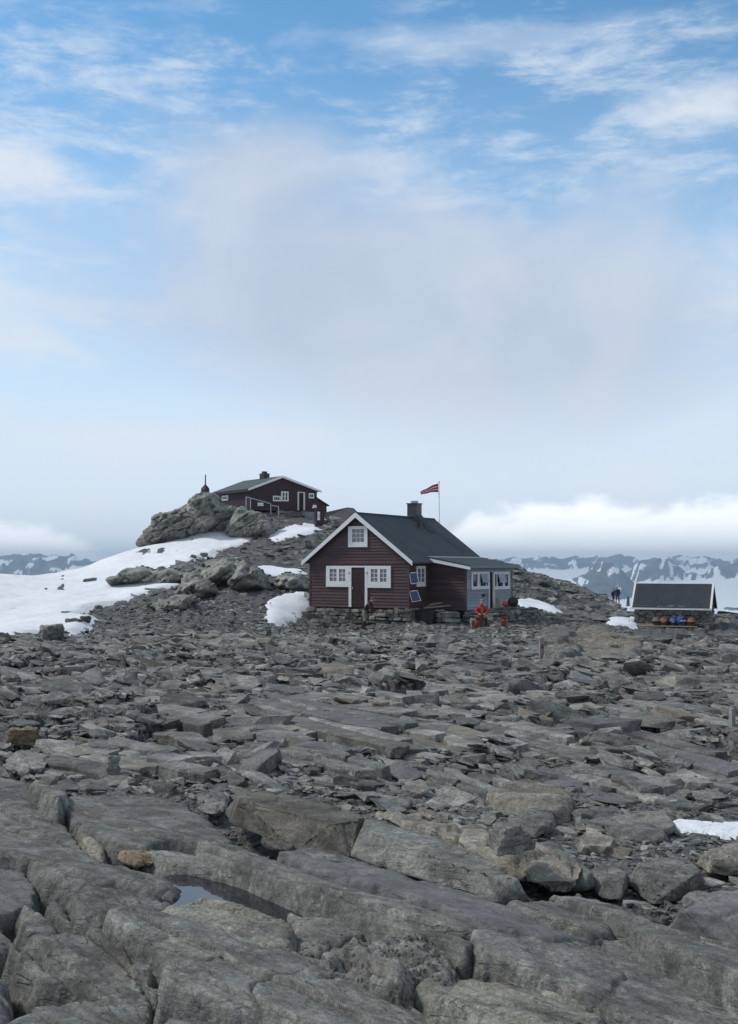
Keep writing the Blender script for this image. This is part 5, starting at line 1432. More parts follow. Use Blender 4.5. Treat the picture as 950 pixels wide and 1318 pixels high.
# lean-to and outhouse on the right
pl = MB().prism([(UW + .01, -.6), (UW + 1.6, -.6), (UW + 1.6, UE2 - 1.55), (UW + .01, UE2 - .75)], 'y', .5, 4.5).build('side_annex', M['maroon'], up)
MB().hexa([(UW + .02, .3, UE2 - .75), (UW + 1.85, .3, UE2 - 1.67), (UW + 1.85, 4.7, UE2 - 1.67), (UW + .02, 4.7, UE2 - .75)], [(UW + .02, .3, UE2 - .66), (UW + 1.85, .3, UE2 - 1.58), (UW + 1.85, 4.7, UE2 - 1.58), (UW + .02, 4.7, UE2 - .66)]).build('annex_roof', M['charcoal'], pl)
oh0 = at(412, 677, 107)
oh = empty('outhouse', 'small dark red-brown outhouse with a white board, right of the maroon cabin', 'outhouse', (oh0[0], oh0[1], oh0[2] - .5), math.radians(10))
ow = 5.6 * 107 / F; oht = (677 - 654.5) * 107 / F + .5
MB().prism([(-ow, 0), (ow, 0), (ow, oht - .1), (-ow, oht)], 'y', 0, 1.3).build('wall', M['maroon'], oh)
MB().hexa([(-ow - .1, -.12, oht), (ow + .1, -.12, oht - .13), (ow + .1, 1.42, oht - .13), (-ow - .1, 1.42, oht)], [(-ow - .1, -.12, oht + .08), (ow + .1, -.12, oht - .05), (ow + .1, 1.42, oht - .05), (-ow - .1, 1.42, oht + .08)]).build('roof', M['charcoal'], oh)
MB().box(-ow * .62, -.02, -.05, -.001, oht * .48, oht * .86).build('white_board', M['white'], oh)
for s in (-.1, -.22): MB().box(s - .015, s + .015, -.06, -.051, oht * .56, oht * .78).build('board_mark', M['charcoal'], oh)
s0 = at(405, 651, 109.5)
sg = empty('small_board', 'little red and white board beside the corner of the maroon cabin', 'board', (s0[0], s0[1], s0[2] - .35), math.radians(20))
MB().tube([(0, .03, -.6), (0, .03, .3)], .03, 8).build('post', M['wood'], sg)
MB().prism([(-.24, .1), (.24, .1), (.18, .42), (-.18, .42)], 'y', -.02, .0).build('white_panel', M['white'], sg)
MB().prism([(-.18, .425), (.18, .425), (0, .62)], 'y', -.02, .0).build('red_panel', M['red'], sg)
# low stone hut with grey roof behind
g0 = at(421, 668, 112)
gh = empty('low_stone_hut', 'low stone hut with a flat grey roof, half hidden behind the brown gable', 'stone hut', (g0[0], g0[1], at(421, 690, 112)[2]), math.radians(-8))
gw = 40 * 112 / F; gz = (690 - 667.5) * 112 / F; gt = (690 - 652.5) * 112 / F
gc = MB().box(.1, gw, .3, 3.0, 0, gz).build('wall_core', M['mortar'], gh)
stone_wall(gc, (-.4, .05), (gw + .3, .05), -.2, gz, 'wall_stone', hs=(.2, .34), ws=(.3, .8), seed=41)
MB().hexa([(-.2, -.3, gz), (gw + .6, -.3, gz - .3), (gw + .6, 3.4, gz - .3), (-.2, 3.4, gz)],
          [(-.2, -.05, gz + .65), (gw * .62, .9, gt), (gw * .75, 2.4, gt), (-.2, 3.2, gz + .8)]).build('roof', M['grey_roof'], gh)
# mast on its plinth at the knoll's top
m0 = at(264.3, 636, 105)
ms = empty('mast_beacon', 'small dark mast with a rusty skirt on a concrete plinth on top of the cliff', 'mast', m0)
k = 105 / F
MB().tube([(0, 0, -.25), (0, 0, 3.2 * k)], [4.4 * k, 3.6 * k], 10).build('plinth', M['concrete'], ms)
MB().tube([(0, 0, 3.2 * k), (0, 0, 5.5 * k), (0, 0, 8.5 * k), (0, 0, 11 * k)], [5.2 * k, 5.6 * k, 3.4 * k, 1.2 * k], 8).build('skirt', M['maroon'], ms)
MB().tube([(0, 0, 11 * k), (0, 0, 25 * k)], [.9 * k, .7 * k], 8).build('pole', M['charcoal'], ms)
for s in (-1, 1): MB().tube([(s * 5.0 * k, -.2, 1.5 * k), (s * 4.6 * k, -.1, 7 * k), (0, 0, 12.5 * k)], .05, 6).build('strut', M['maroon'], ms)

# ---- stone shed on the right
SF = Frame((19.93 - 4.34 * math.cos(math.radians(24)), 64 + 4.34 * math.sin(math.radians(24)), at(911, 812, 64)[2] - .15), math.radians(-24))
shed = empty('stone_shed', 'small stone shed with a dark corrugated roof and white roof edges', 'shed', SF.o, SF.rot)
SW, SD = 4.34, 2.6
SE = at(911, 780.5, 64)[2] - SF.o[2]; SA = at(915, 751.5, 65.2)[2] - SF.o[2]
core = MB().prism([(.12, -.3), (SD - .12, -.3), (SD - .12, SE - .04), (SD / 2, SA - .22), (.12, SE - .04)], 'x', .12, SW - .12).build('wall_core', M['mortar'], shed)
stone_wall(core, (0, 0), (SW, 0), -.2, SE - .02, 'shed_stone', hs=(.11, .19), ws=(.18, .55), depth=.3, seed=51)
def gz(s):
    return SE - .04 + (SA - SE) * (1 - abs(s - SD / 2) / (SD / 2)) - .22
stone_wall(core, (SW, 0), (SW, SD), -.2, gz, 'shed_stone', hs=(.13, .2), ws=(.2, .5), depth=.3, seed=52)
sr = MB(); ov = .16; ssl = (SA - SE) / (SD / 2)
for s in (-1, 1):
    ya, yb = SD / 2, SD / 2 + s * (SD / 2 + ov)
    za, zb = SA, SA - (SD / 2 + ov) * ssl
    sr.hexa([(-.16, ya, za - .07), (SW + .16, ya, za - .07), (SW + .16, yb, zb - .07), (-.16, yb, zb - .07)], [(-.16, ya, za), (SW + .16, ya, za), (SW + .16, yb, zb), (-.16, yb, zb)])
sroof = sr.build('roof', M['shed_roof'], shed)
# corrugations
cg = MB(); nrm_y, nrm_z = -ssl / math.hypot(1, ssl), 1 / math.hypot(1, ssl)
nc = 44
for i in range(nc):
    x = .02 + (SW - .04) * (i + .5) / nc
    ya, za = SD / 2 - .02, SA - .02 * ssl + .002
    yb, zb = -ov + .06, SA - (SD / 2 + ov - .06) * ssl + .002
    w = (SW + .2) / nc * .27
    cg.hexa([(x - w, yb, zb), (x + w, yb, zb), (x + w, ya, za), (x - w, ya, za)],
            [(x - w * .5, yb + nrm_y * .022, zb + nrm_z * .022), (x + w * .5, yb + nrm_y * .022, zb + nrm_z * .022), (x + w * .5, ya + nrm_y * .022, za + nrm_z * .022), (x - w * .5, ya + nrm_y * .022, za + nrm_z * .022)])
tag(cg.build('corrugation', M['shed_roof'], sroof), kind='stuff')
yb, zb = -ov, SA - (SD / 2 + ov) * ssl
MB().box(-.18, SW + .18, yb - .03, yb - .002, zb - .07, zb + .03).build('eave_board', M['white'], sroof)
for x in (-.185, SW + .162):
    for s in (-1, 1):
        e = SD / 2 + ov + .03
        MB().prism([(SD / 2, SA + .045), (SD / 2 + s * e, SA + .045 - e * ssl), (SD / 2 + s * e, SA - .10 - e * ssl), (SD / 2, SA - .12)], 'x', x, x + .023).build('verge_board', M['white'], sroof)
    xx = -.16 if x < 0 else SW + .075
    e = SD / 2 + ov
    MB().hexa([(xx, -ov + .02, SA - (e - .02) * ssl + .004), (xx + .085, -ov + .02, SA - (e - .02) * ssl + .004), (xx + .085, SD / 2, SA + .004), (xx, SD / 2, SA + .004)],
              [(xx, -ov + .02, SA - (e - .02) * ssl + .032), (xx + .085, -ov + .02, SA - (e - .02) * ssl + .032), (xx + .085, SD / 2, SA + .032), (xx, SD / 2, SA + .032)]).build('verge_strip', M['white'], sroof)
# shelf wall and planks in front, barrels on it
shz = at(868, 806.5, 63)[2] - SF.o[2]
led = empty('stone_ledge', 'rough stone ledge carrying the drums in front of the stone shed', 'stone ledge', SF.world(.4, -1.15, -.5), SF.rot)
lz = shz - .05 + .5
lc = MB().box(.1, 3.8, .25, 1.1, 0, lz - .05).build('ledge_core', M['mortar'], led)
stone_wall(lc, (0, 0.1), (4.0, 0.1), -.3, lz - .04, 'wall_stone', hs=(.12, .2), ws=(.25, .7), seed=61)
def sfx(px): return SF.px(px, 803, 'y', -.75)[0]
for k, (xa, xb, dy, dz) in enumerate(((817, 846, -.9, 0), (843, 898, -.95, .0), (818, 842, -.62, .06))):
    o = MB().box(sfx(xa), sfx(xb), dy - .11, dy + .11, shz - .055 + dz, shz - .005 + dz).build('plank', M['wood_pale'], None)
    o.location = tuple(SF.o); o.rotation_euler = (0, 0, SF.rot)
    tag(o, ['pale plank on the stone ledge at the left of the drums', 'long pale plank under the row of drums by the stone shed', 'second pale plank at the left end of the shed wall'][k], 'plank')
def drum(px, mat, label, lab, dz=0.0):
    c = SF.world(sfx(px), -.75, 0); r = .24
    o = empty('drum', label, 'drum', (c[0], c[1], SF.o[2] + shz + r + dz), SF.rot + .05, 'drums lying in front of the stone shed')
    L = .72
    MB().tube([(0, -.05, 0), (0, -.05, 0), (0, L * .33, 0), (0, L * .35, 0), (0, L * .37, 0), (0, L - .05, 0)], [r - .01, r, r, r + .012, r, r], 20).build('body', M[mat], o, False)
    MB().tube([(0, -.07, 0), (0, -.045, 0)], [r + .008, r + .012], 20, cap=False).build('rim', M[mat], o)
    MB().tube([(.12, -.06, .06), (.12, -.045, .06)], .035, 10).build('bung', M['steel'], o)
    if lab: MB().box(-.09, .08, -.056, -.051, -.08, .10).build('paper_label', M['white'], o)
    return o
drum(844.5, 'barrel_olive', 'olive-grey drum lying at the left end of the row by the shed', False)
drum(854.3, 'barrel_orange', 'rusty drum with a white label lying second from left by the shed', True)
drum(866.6, 'barrel_blue', 'blue drum with a white label lying in the middle of the row by the shed', True)
drum(889.5, 'barrel_orange', 'plain rust-orange drum lying at the right end of the row by the shed', False)
tp0 = SF.world(sfx(878), -.72, shz)
rr = np.random.default_rng(5)
bm = bmesh.new(); bmesh.ops.create_icosphere(bm, subdivisions=4, radius=1.0)
co = np.array([v.co for v in bm.verts])
d = 1 + .16 * fbm(co[:, 0] * 2.2, co[:, 1] * 2.2, co[:, 2] * 2.2, 3) + .10 * (1 - np.abs(fbm(co[:, 0] * 4, co[:, 1] * 4 + 3, co[:, 2] * 4, 3)))
for v, s in zip(bm.verts, d): v.co = Vector((v.co.x * .27 * s, v.co.y * .25 * s, max(-.24, v.co.z * .33 * s)))
me = bpy.data.meshes.new('blue_bundle'); bm.to_mesh(me); bm.free(); me.materials.append(M['tarp'])
tb_ = link('blue_bundle', me, None, (tp0[0], tp0[1], tp0[2] + .24))
tag(tb_, 'crumpled bright blue bundle between the drums by the stone shed', 'bundle')
st = MB().tube([(-.27, -.1, .02), (-.1, -.275, .05), (.1, -.275, .06), (.27, -.1, .03)], .02, 6).build('white_strap', M['white'], tb_)
# ------------------------------------------------------------------ people
def skin_mesh(name, joints, bones, mats, parent, sub=2):
    """one continuous body: joints {name: (x, y, z, radius)}, bones [(a, b, material key)]"""
    names = list(joints); ix = {n: i for i, n in enumerate(names)}
    me = bpy.data.meshes.new(name)
    me.from_pydata([joints[n][:3] for n in names], [(ix[a], ix[b]) for a, b, _ in bones], [])
    tmp = bpy.data.objects.new(name, me); COL.objects.link(tmp)
    sk = tmp.modifiers.new('skin', 'SKIN'); sk.use_smooth_shade = True; sk.branch_smoothing = .6
    for i, n in enumerate(names):
        r = joints[n][3]
        me.skin_vertices[0].data[i].radius = r if hasattr(r, '__len__') else (r, r)
        me.skin_vertices[0].data[i].use_root = (n == 'pelvis')
    ss = tmp.modifiers.new('sub', 'SUBSURF'); ss.levels = sub; ss.render_levels = sub
    dg = bpy.context.evaluated_depsgraph_get(); dg.update()
    out = bpy.data.meshes.new_from_object(tmp.evaluated_get(dg))
    bpy.data.objects.remove(tmp); bpy.data.meshes.remove(me)
    keys = sorted({m for _, _, m in bones})
    out.materials.clear()
    for k in keys: out.materials.append(M[mats.get(k, k)])
    A = np.array([joints[a][:3] for a, _, _ in bones]); Bp = np.array([joints[b][:3] for _, b, _ in bones])
    rad = np.array([np.mean(joints[a][3]) for a, _, _ in bones])
    kid = np.array([keys.index(m) for _, _, m in bones], np.int32)
    C = np.array([p.center for p in out.polygons])
    ab = Bp - A; L2 = np.maximum((ab ** 2).sum(1), 1e-9)
    t = np.clip(((C[:, None] - A[None]) * ab[None]).sum(-1) / L2, 0, 1)
    dd = np.linalg.norm(C[:, None] - (A[None] + t[..., None] * ab[None]), axis=-1) - rad[None] * .6
    out.polygons.foreach_set('material_index', kid[dd.argmin(1)])
    out.polygons.foreach_set('use_smooth', np.ones(len(out.polygons), bool))
    out.name = name
    return link(name, out, parent)

def add_hand(J, Bn, wrist, side, direction, curl=.35, key='skin'):
    w = Vector(J[wrist][:3]); d = Vector(direction).normalized()
    s = d.cross(Vector((0, 0, 1)));  s = s.normalized() if s.length > .1 else Vector((1, 0, 0))
    n = s.cross(d).normalized()
    palm = w + d * .06; J['palm' + side] = (*palm, .032); Bn.append((wrist, 'palm' + side, key))
    for i, (off, ln) in enumerate(((-.032, .070), (-.011, .082), (.011, .076), (.032, .060))):
        k = palm + d * .035 + s * off; m = k + d * ln * .5 - n * curl * .012; e = m + d * ln * .45 - n * curl * .04
        J[f'f{side}{i}a'] = (*k, .010); J[f'f{side}{i}b'] = (*m, .009); J[f'f{side}{i}c'] = (*e, .007)
        Bn += [('palm' + side, f'f{side}{i}a', key), (f'f{side}{i}a', f'f{side}{i}b', key), (f'f{side}{i}b', f'f{side}{i}c', key)]
    a = palm - s * .038 - d * .01; b = a - s * .022 + d * .03; 
    J['t' + side + 'a'] = (*a, .011); J['t' + side + 'b'] = (*b, .009); J['t' + side + 'c'] = (*(b + d * .028), .008)
    Bn += [('palm' + side, 't' + side + 'a', key), ('t' + side + 'a', 't' + side + 'b', key), ('t' + side + 'b', 't' + side + 'c', key)]

def person(label, loc, rotz, J, mats, hair='brown_hair', group=None, hat=None):
    """J: joints; faces local -Y"""
    root = empty('person', label, 'person', loc, rotz, group)
    Bn = [('pelvis', 'belly', 'top'), ('belly', 'chest', 'top'), ('chest', 'neckb', 'top'), ('neckb', 'neck', 'skin'), ('neck', 'jaw', 'skin'), ('jaw', 'head', 'skin'), ('head', 'crown', 'skin'), ('jaw', 'nose', 'skin')]
    for s in 'LR':
        Bn += [('chest', 'sh' + s, 'top'), ('sh' + s, 'el' + s, 'top'), ('el' + s, 'wr' + s, 'top'),
               ('pelvis', 'hip' + s, 'legs'), ('hip' + s, 'kn' + s, 'legs'), ('kn' + s, 'an' + s, 'shin'), ('an' + s, 'toe' + s, 'boot')]
    hd = Vector(J['head'][:3]); jw = Vector(J['jaw'][:3])
    fwd = J.pop('_face'); fwd = Vector(fwd).normalized()
    J['nose'] = (*(jw.lerp(hd, .45) + fwd * .105), .014)
    for s in 'LR':
        el, wr = Vector(J['el' + s][:3]), Vector(J['wr' + s][:3])
        add_hand(J, Bn, 'wr' + s, s, wr - el)
    body = skin_mesh('body', J, Bn, mats, root)
    # hair / hat as a shell over the back and top of the head
    bm = bmesh.new(); bmesh.ops.create_icosphere(bm, subdivisions=3, radius=1.0)
    upv = (Vector(J['crown'][:3]) - jw).normalized(); c = hd.lerp(Vector(J['crown'][:3]), .35) - fwd * .012
    side = fwd.cross(upv).normalized()
    R = Matrix((side, fwd, upv)).transposed()
    for v in bm.verts: v.co = c + R @ Vector((v.co.x * .098, v.co.y * .115, v.co.z * .118))
    bmesh.ops.delete(bm, geom=[v for v in bm.verts if (v.co - c).dot(fwd) > .045 and (v.co - c).dot(upv) < .045 or (v.co - c).dot(upv) < -.075], context='VERTS')
    me = bpy.data.meshes.new('hair'); bm.to_mesh(me); bm.free()
    me.materials.append(M[hat or hair])
    for p in me.polygons: p.use_smooth = True
    link('hat' if hat else 'hair', me, root)
    for s in (-1, 1):
        MB().tube([tuple(jw.lerp(hd, .8) + fwd * .085 + side * .034 * s), tuple(jw.lerp(hd, .8) + fwd * .098 + side * .034 * s)], [.012, .009], 6).build('eye', M['black'], root)
    return root

def standing(lean=0.0, bend=0.0, arms=(('L', (.05, -.05)), ('R', (-.05, -.05))), step=.08, h=1.0):
    J = {}
    sb, cb = math.sin(bend), math.cos(bend)
    hz = .90
    def tor(d, off=0.0): return (0.0, -d * sb - off * cb, hz + d * cb - off * sb)
    J['pelvis'] = (0, 0, hz, (.15, .115)); J['belly'] = (*tor(.2), (.155, .12)); J['chest'] = (*tor(.42), (.17, .125))
    J['neckb'] = (*tor(.54), .10); J['neck'] = (*tor(.59, .02), .068)
    J['jaw'] = (*tor(.65, .05), .078); J['head'] = (*tor(.74, .05), .104); J['crown'] = (*tor(.82, .03), .08)
    for s, x in (('L', 1), ('R', -1)):
        J['hip' + s] = (.10 * x, 0, hz - .06, .10); J['kn' + s] = (.115 * x, -.04 + step * x * .6, .50, .066); J['an' + s] = (.12 * x, .03 + step * x, .10, .050)
        J['toe' + s] = (.13 * x, -.12 + step * x, .045, .045)
        a = tor(.50); J['sh' + s] = (.19 * x, a[1], a[2], .082)
    return J, tor
# bending person in front of the foundation, facing right
J, tor = standing(bend=math.radians(34))
for s, x in (('L', 1), ('R', -1)):
    sh = J['sh' + s]
    J['el' + s] = (.23 * x, sh[1] - .10, sh[2] - .25, .062); J['wr' + s] = (.20 * x, sh[1] - .28, sh[2] - .40, .042)
J['_face'] = (0, -.9, -.25)
fx = at(468.5, 811, 53.0)
person('person in a long maroon jacket bending forward before the cabin foundation', (fx[0], fx[1], fx[2]), math.radians(78), J,
       {'top': 'maroon_cloth', 'legs': 'khaki', 'shin': 'dark_cloth', 'boot': 'black', 'skin': 'skin'}, hair='brown_hair')
# long jacket skirt comes with the torso; seated person in red facing the camera
J = {}
J['pelvis'] = (0, .05, .50, (.16, .12)); J['belly'] = (0, 0, .68, (.19, .15)); J['chest'] = (0, -.04, .90, (.22, .155)); J['neckb'] = (0, -.05, 1.03, .11)
J['neck'] = (0, -.07, 1.07, .075); J['jaw'] = (0, -.10, 1.11, .082); J['head'] = (0, -.11, 1.20, .108); J['crown'] = (0, -.09, 1.28, .085)
for s, x in (('L', 1), ('R', -1)):
    J['hip' + s] = (.11 * x, 0, .46, .105); J['kn' + s] = (.20 * x, -.42, .52, .072); J['an' + s] = (.19 * x, -.46, .10, .052); J['toe' + s] = (.22 * x, -.62, .045, .045)
    J['sh' + s] = (.22 * x, -.04, .96, .088); J['el' + s] = (.28 * x, -.16, .72, .070); J['wr' + s] = (.15 * x, -.38, .66, .045)
J['_face'] = (0, -.95, -.25)
sp_ = at(620.5, 807.5, 52.0)
sit = person('person in a red jacket sitting on the stones before the porch', (sp_[0], sp_[1], sp_[2]), math.radians(-6), J,
       {'top': 'red', 'legs': 'grey_cloth', 'shin': 'dark_cloth', 'boot': 'black', 'skin': 'skin'}, hair='hair')
MB().prism([(-.05, .62), (.05, .62), (.075, .98), (-.06, .98)], 'y', -.215, -.17).build('tan_vest_front', M['tan'], sit)
# stone seat
seat = block([(sp_[0] + dx, sp_[1] + dy, sp_[2] + dz) for dx in (-.5, .55) for dy in (-.10, .7) for dz in (-.15, .38)], 'flat-topped stone block the person in red is sitting on', mat='rock_warm', sub=3, seed=71, name='stone_block', cat='stone block', rough=.03)
# the two walkers on the crest
for k, (px, foot, Y, rot, h, mats, lb) in enumerate(((789.6, 777.0, 120, .4, .86, {'top': 'dark_cloth', 'legs': 'dark_cloth', 'shin': 'dark_cloth', 'boot': 'black', 'skin': 'skin'}, 'shorter of two dark-clothed walkers on the crest left of the shed'),
                                        (795.0, 777.5, 119, -.5, 1.0, {'top': 'navy', 'legs': 'maroon_cloth', 'shin': 'dark_cloth', 'boot': 'black', 'skin': 'skin'}, 'taller of two dark-clothed walkers on the crest, in dark blue with a backpack'))):
    J, tor = standing(bend=.08, step=.12)
    for s, x in (('L', 1), ('R', -1)):
        sh = J['sh' + s]; J['el' + s] = (.26 * x, sh[1] + .04, sh[2] - .28, .062); J['wr' + s] = (.26 * x, sh[1] - .08, sh[2] - .52, .034)
    J['_face'] = (0, -1, -.1)
    p = at(px, foot, Y)
    pr_ = person(lb, tuple(p), rot, J, mats, hat='dark_cloth')
    pr_.scale = (h * 1.08,) * 3
    if k == 1:
        b = MB().prism([(-.17, .98), (.17, .98), (.15, 1.5), (-.15, 1.5)], 'y', .12, .36).build('backpack', M['navy'], None)
        b.location = tuple(p); b.rotation_euler = (0, 0, rot); b.scale = pr_.scale
        tag(b, 'dark blue backpack on the back of the taller walker', 'backpack')

# ------------------------------------------------------------------ packs and small things by the porch
def backpack(loc, rotz, s, mat, label, trim='black'):
    o = empty('backpack', label, 'backpack', loc, rotz)
    bm = bmesh.new(); bmesh.ops.create_cube(bm, size=1.0)
    for v in bm.verts:
        t = v.co.z + .5
        v.co = Vector((v.co.x * (.36 - .06 * t), v.co.y * (.26 - .05 * t), t * .58))
    bmesh.ops.bevel(bm, geom=bm.edges[:], offset=.07, segments=3, affect='EDGES')
    me = bpy.data.meshes.new('main_bag'); bm.to_mesh(me); bm.free(); me.materials.append(M[mat])
    for p in me.polygons: p.use_smooth = True
    link('main_bag', me, o)
    for nm, (x0, x1, y0, y1, z0, z1), mt in (('front_pocket', (-.12, .12, -.19, -.10, .08, .34), mat), ('lid', (-.165, .165, -.15, .13, .54, .63), mat)):
        bm = bmesh.new(); bmesh.ops.create_cube(bm, size=1.0)
        for v in bm.verts: v.co = Vector(((x0 + x1) / 2 + v.co.x * (x1 - x0), (y0 + y1) / 2 + v.co.y * (y1 - y0), (z0 + z1) / 2 + v.co.z * (z1 - z0)))
        bmesh.ops.bevel(bm, geom=bm.edges[:], offset=.03, segments=2, affect='EDGES')
        me = bpy.data.meshes.new(nm); bm.to_mesh(me); bm.free(); me.materials.append(M[mt]); link(nm, me, o)
    for x in (-.09, .09): MB().tube([(x, -.16, .60), (x, -.205, .36), (x, -.17, .06)], .014, 6).build('strap', M[trim], o)
    o.scale = (s,) * 3
    return o
q = at(615.5, 811, 51.6)
backpack(tuple(q), .15, .98, 'rust_pack', 'large rusty red backpack standing at the feet of the seated person')
q = at(648.8, 806, 52.0)
backpack(tuple(q), -.2, .72, 'red_pack', 'small bright red backpack alone on the stones right of the seated person', 'grey_cloth')
q = at(631.5, 806.5, 51.8)
cup = empty('white_mug', 'small white mug on the stones beside the seated person', 'mug', tuple(q))
MB().tube([(0, 0, 0), (0, 0, .12)], [.05, .06], 12).build('body', M['white'], cup)
MB().tube([(.055, 0, .03), (.10, 0, .05), (.10, 0, .09), (.058, 0, .10)], .010, 6).build('handle', M['white'], cup)
# bags by the porch door
bq = HF.world(PX1 + .42, pu(656), pb)
def sack(loc, sc, mat, label, name='bag', cat='bag', seed=0):
    bm = bmesh.new(); bmesh.ops.create_icosphere(bm, subdivisions=3, radius=1.0)
    co = np.array([v.co for v in bm.verts]); d = 1 + .14 * fbm(co[:, 0] * 2 + seed, co[:, 1] * 2, co[:, 2] * 2, 3)
    for v, s in zip(bm.verts, d): v.co = Vector((v.co.x * sc[0] * s, v.co.y * sc[1] * s, max(-.85, v.co.z) * sc[2] * s + sc[2] * .85))
    me = bpy.data.meshes.new(name); bm.to_mesh(me); bm.free(); me.materials.append(M[mat])
    for p in me.polygons: p.use_smooth = True
    return tag(link(name, me, None, tuple(loc)), label, cat)
tz = at(650, 781.0, 57.5)[2]
sack((*at(651.5, 781, 57.6)[:2], tz), (.20, .2, .16), 'orange', 'orange bag lying by the right end of the blue-grey porch', seed=1)
b_ = at(660.5, 776, 57.3)
dk = empty('black_disc_bag', 'round black bag leaning at the far corner of the blue-grey porch', 'bag', (b_[0], b_[1], at(660, 782, 57.3)[2] + .27), math.radians(15))
bmx = MB().tube([(0, -.10, .02), (0, -.07, .02), (0, .07, .03), (0, .10, .03)], [.20, .27, .27, .20], 20); bmx.build('bag_body', M['black'], dk, True)
MB().tube([(-.1, -.105, .05), (0, -.13, .12), (.1, -.105, .05)], .015, 6).build('carry_strap', M['grey_cloth'], dk)
bp = [at(638.2, 783.2, 57.0), at(645.4, 782.2, 57.0), at(641.8, 770.5, 57.3), at(638.0, 769.2, 57.3)]
MB().hexa(bp, [p + np.array([.03, .05, 0]) for p in bp]).build('leaning_board', M['wood'], None)
tag(bpy.data.objects['leaning_board'], 'weathered board leaning against the blue-grey wall right of the porch door', 'board')

# ------------------------------------------------------------------ cairns and trail marks
def cairn(px, foot, Y, hpx, wpx, label, seed):
    p = at(px, foot, Y); r = random.Random(seed)
    o = empty('cairn', label, 'cairn', tuple(p))
    hgt = hpx * Y / F; w = wpx * Y / F; n = 5
    if 'wall_stone' not in _wm: stone_wall(o, (0, 0), (.01, 0), 0, 0, 'wall_stone')
    z = -.1
    for i in range(n):
        h = (hgt + .1) / n
        s = link('stone', r.choice(_wm['wall_stone']), o)
        ww = w * (1 - .55 * i / n)
        s.location = (r.uniform(-.06, .06) * w, r.uniform(-.06, .06), z + h / 2); s.scale = (ww, ww * .8, h * .98)
        s.rotation_euler = (r.uniform(-.08, .08), r.uniform(-.1, .1), r.uniform(0, 3)); z += h
cairn(674, 768, 70, 16, 9, 'squat cairn on the slope just right of the blue-grey porch', 1)
cairn(713, 776, 80, 12, 6, 'slim cairn in the middle of the right-hand slope', 2)
cairn(768, 775, 100, 9, 5, 'small cairn on the crest left of the two walkers', 3)
cairn(808.5, 779, 110, 11, 5, 'narrow cairn on the crest between the walkers and the shed', 4)
def post(px, top, foot, wpx, label, red):
    g_ = hit(px, foot); Y = g_[1]
    o = empty('marker_post', label, 'marker post', (g_[0], Y, T(g_[0], Y)), .1)
    h = (foot - top) * Y / F; w = wpx * Y / F / 2
    MB().hexa([(-w, -.04, -.2), (w, -.04, -.2), (w, .06, -.2), (-w, .06, -.2)], [(-w * .8, -.03, h), (w * .9, -.03, h), (w * .9, .05, h), (-w * .8, .05, h)]).build('post', M['concrete'], o)
    if red: MB().box(-w * .3, w * .55, -.052, -.044, h * .55, h * .72).build('red_mark', M['rust_pack'], o)
post(697.5, 821, 851, 6.5, 'weathered upright marker post with a faded red mark in the rubble', True)
post(943, 912, 942, 5, 'thin weathered marker post at the right side of the rubble field', False)

# ------------------------------------------------------------------ loose stones
def rock_proto(s, n=14, flat=.34):
    r = random.Random(500 + s)
    bm = bmesh.new()
    for i in range(n):
        th = r.uniform(0, 2 * math.pi); z = r.choice((-1, 1)) * r.uniform(.55, 1.0)
        rr_ = r.uniform(.75, 1.0)
        bm.verts.new((math.cos(th) * rr_, math.sin(th) * rr_ * r.uniform(.6, .85), z * flat * r.uniform(.7, 1.0)))
    h = bmesh.ops.convex_hull(bm, input=bm.verts[:])
    bmesh.ops.delete(bm, geom=[v for v in bm.verts if not v.link_faces], context='VERTS')
    bmesh.ops.recalc_face_normals(bm, faces=bm.faces)
    bm.verts.index_update()
    V = np.array([v.co for v in bm.verts]); Fc = np.array([[v.index for v in f.verts] for f in bm.faces])
    bm.free()
    # centre, unit half-length
    V = V - (V.max(0) + V.min(0)) / 2; V = V / V[:, 0].max()
    return V, Fc
PROTO = [rock_proto(s, 11 + s % 7, (.22, .30, .42, .55)[s % 4]) for s in range(32)]
def rock_fine(s):
    """the same stones with chipped edges and rough faces, for those seen large"""
    V, Fc = PROTO[s]
    bm = bmesh.new(); vs = [bm.verts.new(v) for v in V]
    for f in Fc: bm.faces.new([vs[i] for i in f])
    bmesh.ops.dissolve_limit(bm, angle_limit=.12, verts=bm.verts[:], edges=bm.edges[:])
    bmesh.ops.bevel(bm, geom=bm.edges[:], offset=.045, segments=1, affect='EDGES', clamp_overlap=True)
    bmesh.ops.triangulate(bm, faces=bm.faces[:])
    for L in (.5, .28):
        longe = [e for e in bm.edges if e.calc_length() > L]
        bmesh.ops.subdivide_edges(bm, edges=longe, cuts=1); bmesh.ops.triangulate(bm, faces=[f for f in bm.faces if len(f.verts) > 3])
    bm.normal_update()
    co = np.array([v.co for v in bm.verts]); no = np.array([v.normal for v in bm.verts])
    d = .05 * fbm(co[:, 0] * 2 + s, co[:, 1] * 3, co[:, 2] * 6, 3)
    for v, p in zip(bm.verts, co + no * d[:, None]): v.co = p
    me = bpy.data.meshes.new('loose_stone'); bm.to_mesh(me); bm.free(); me.materials.append(M['stone'])
    return me
FINE = [rock_fine(s) for s in range(32)]

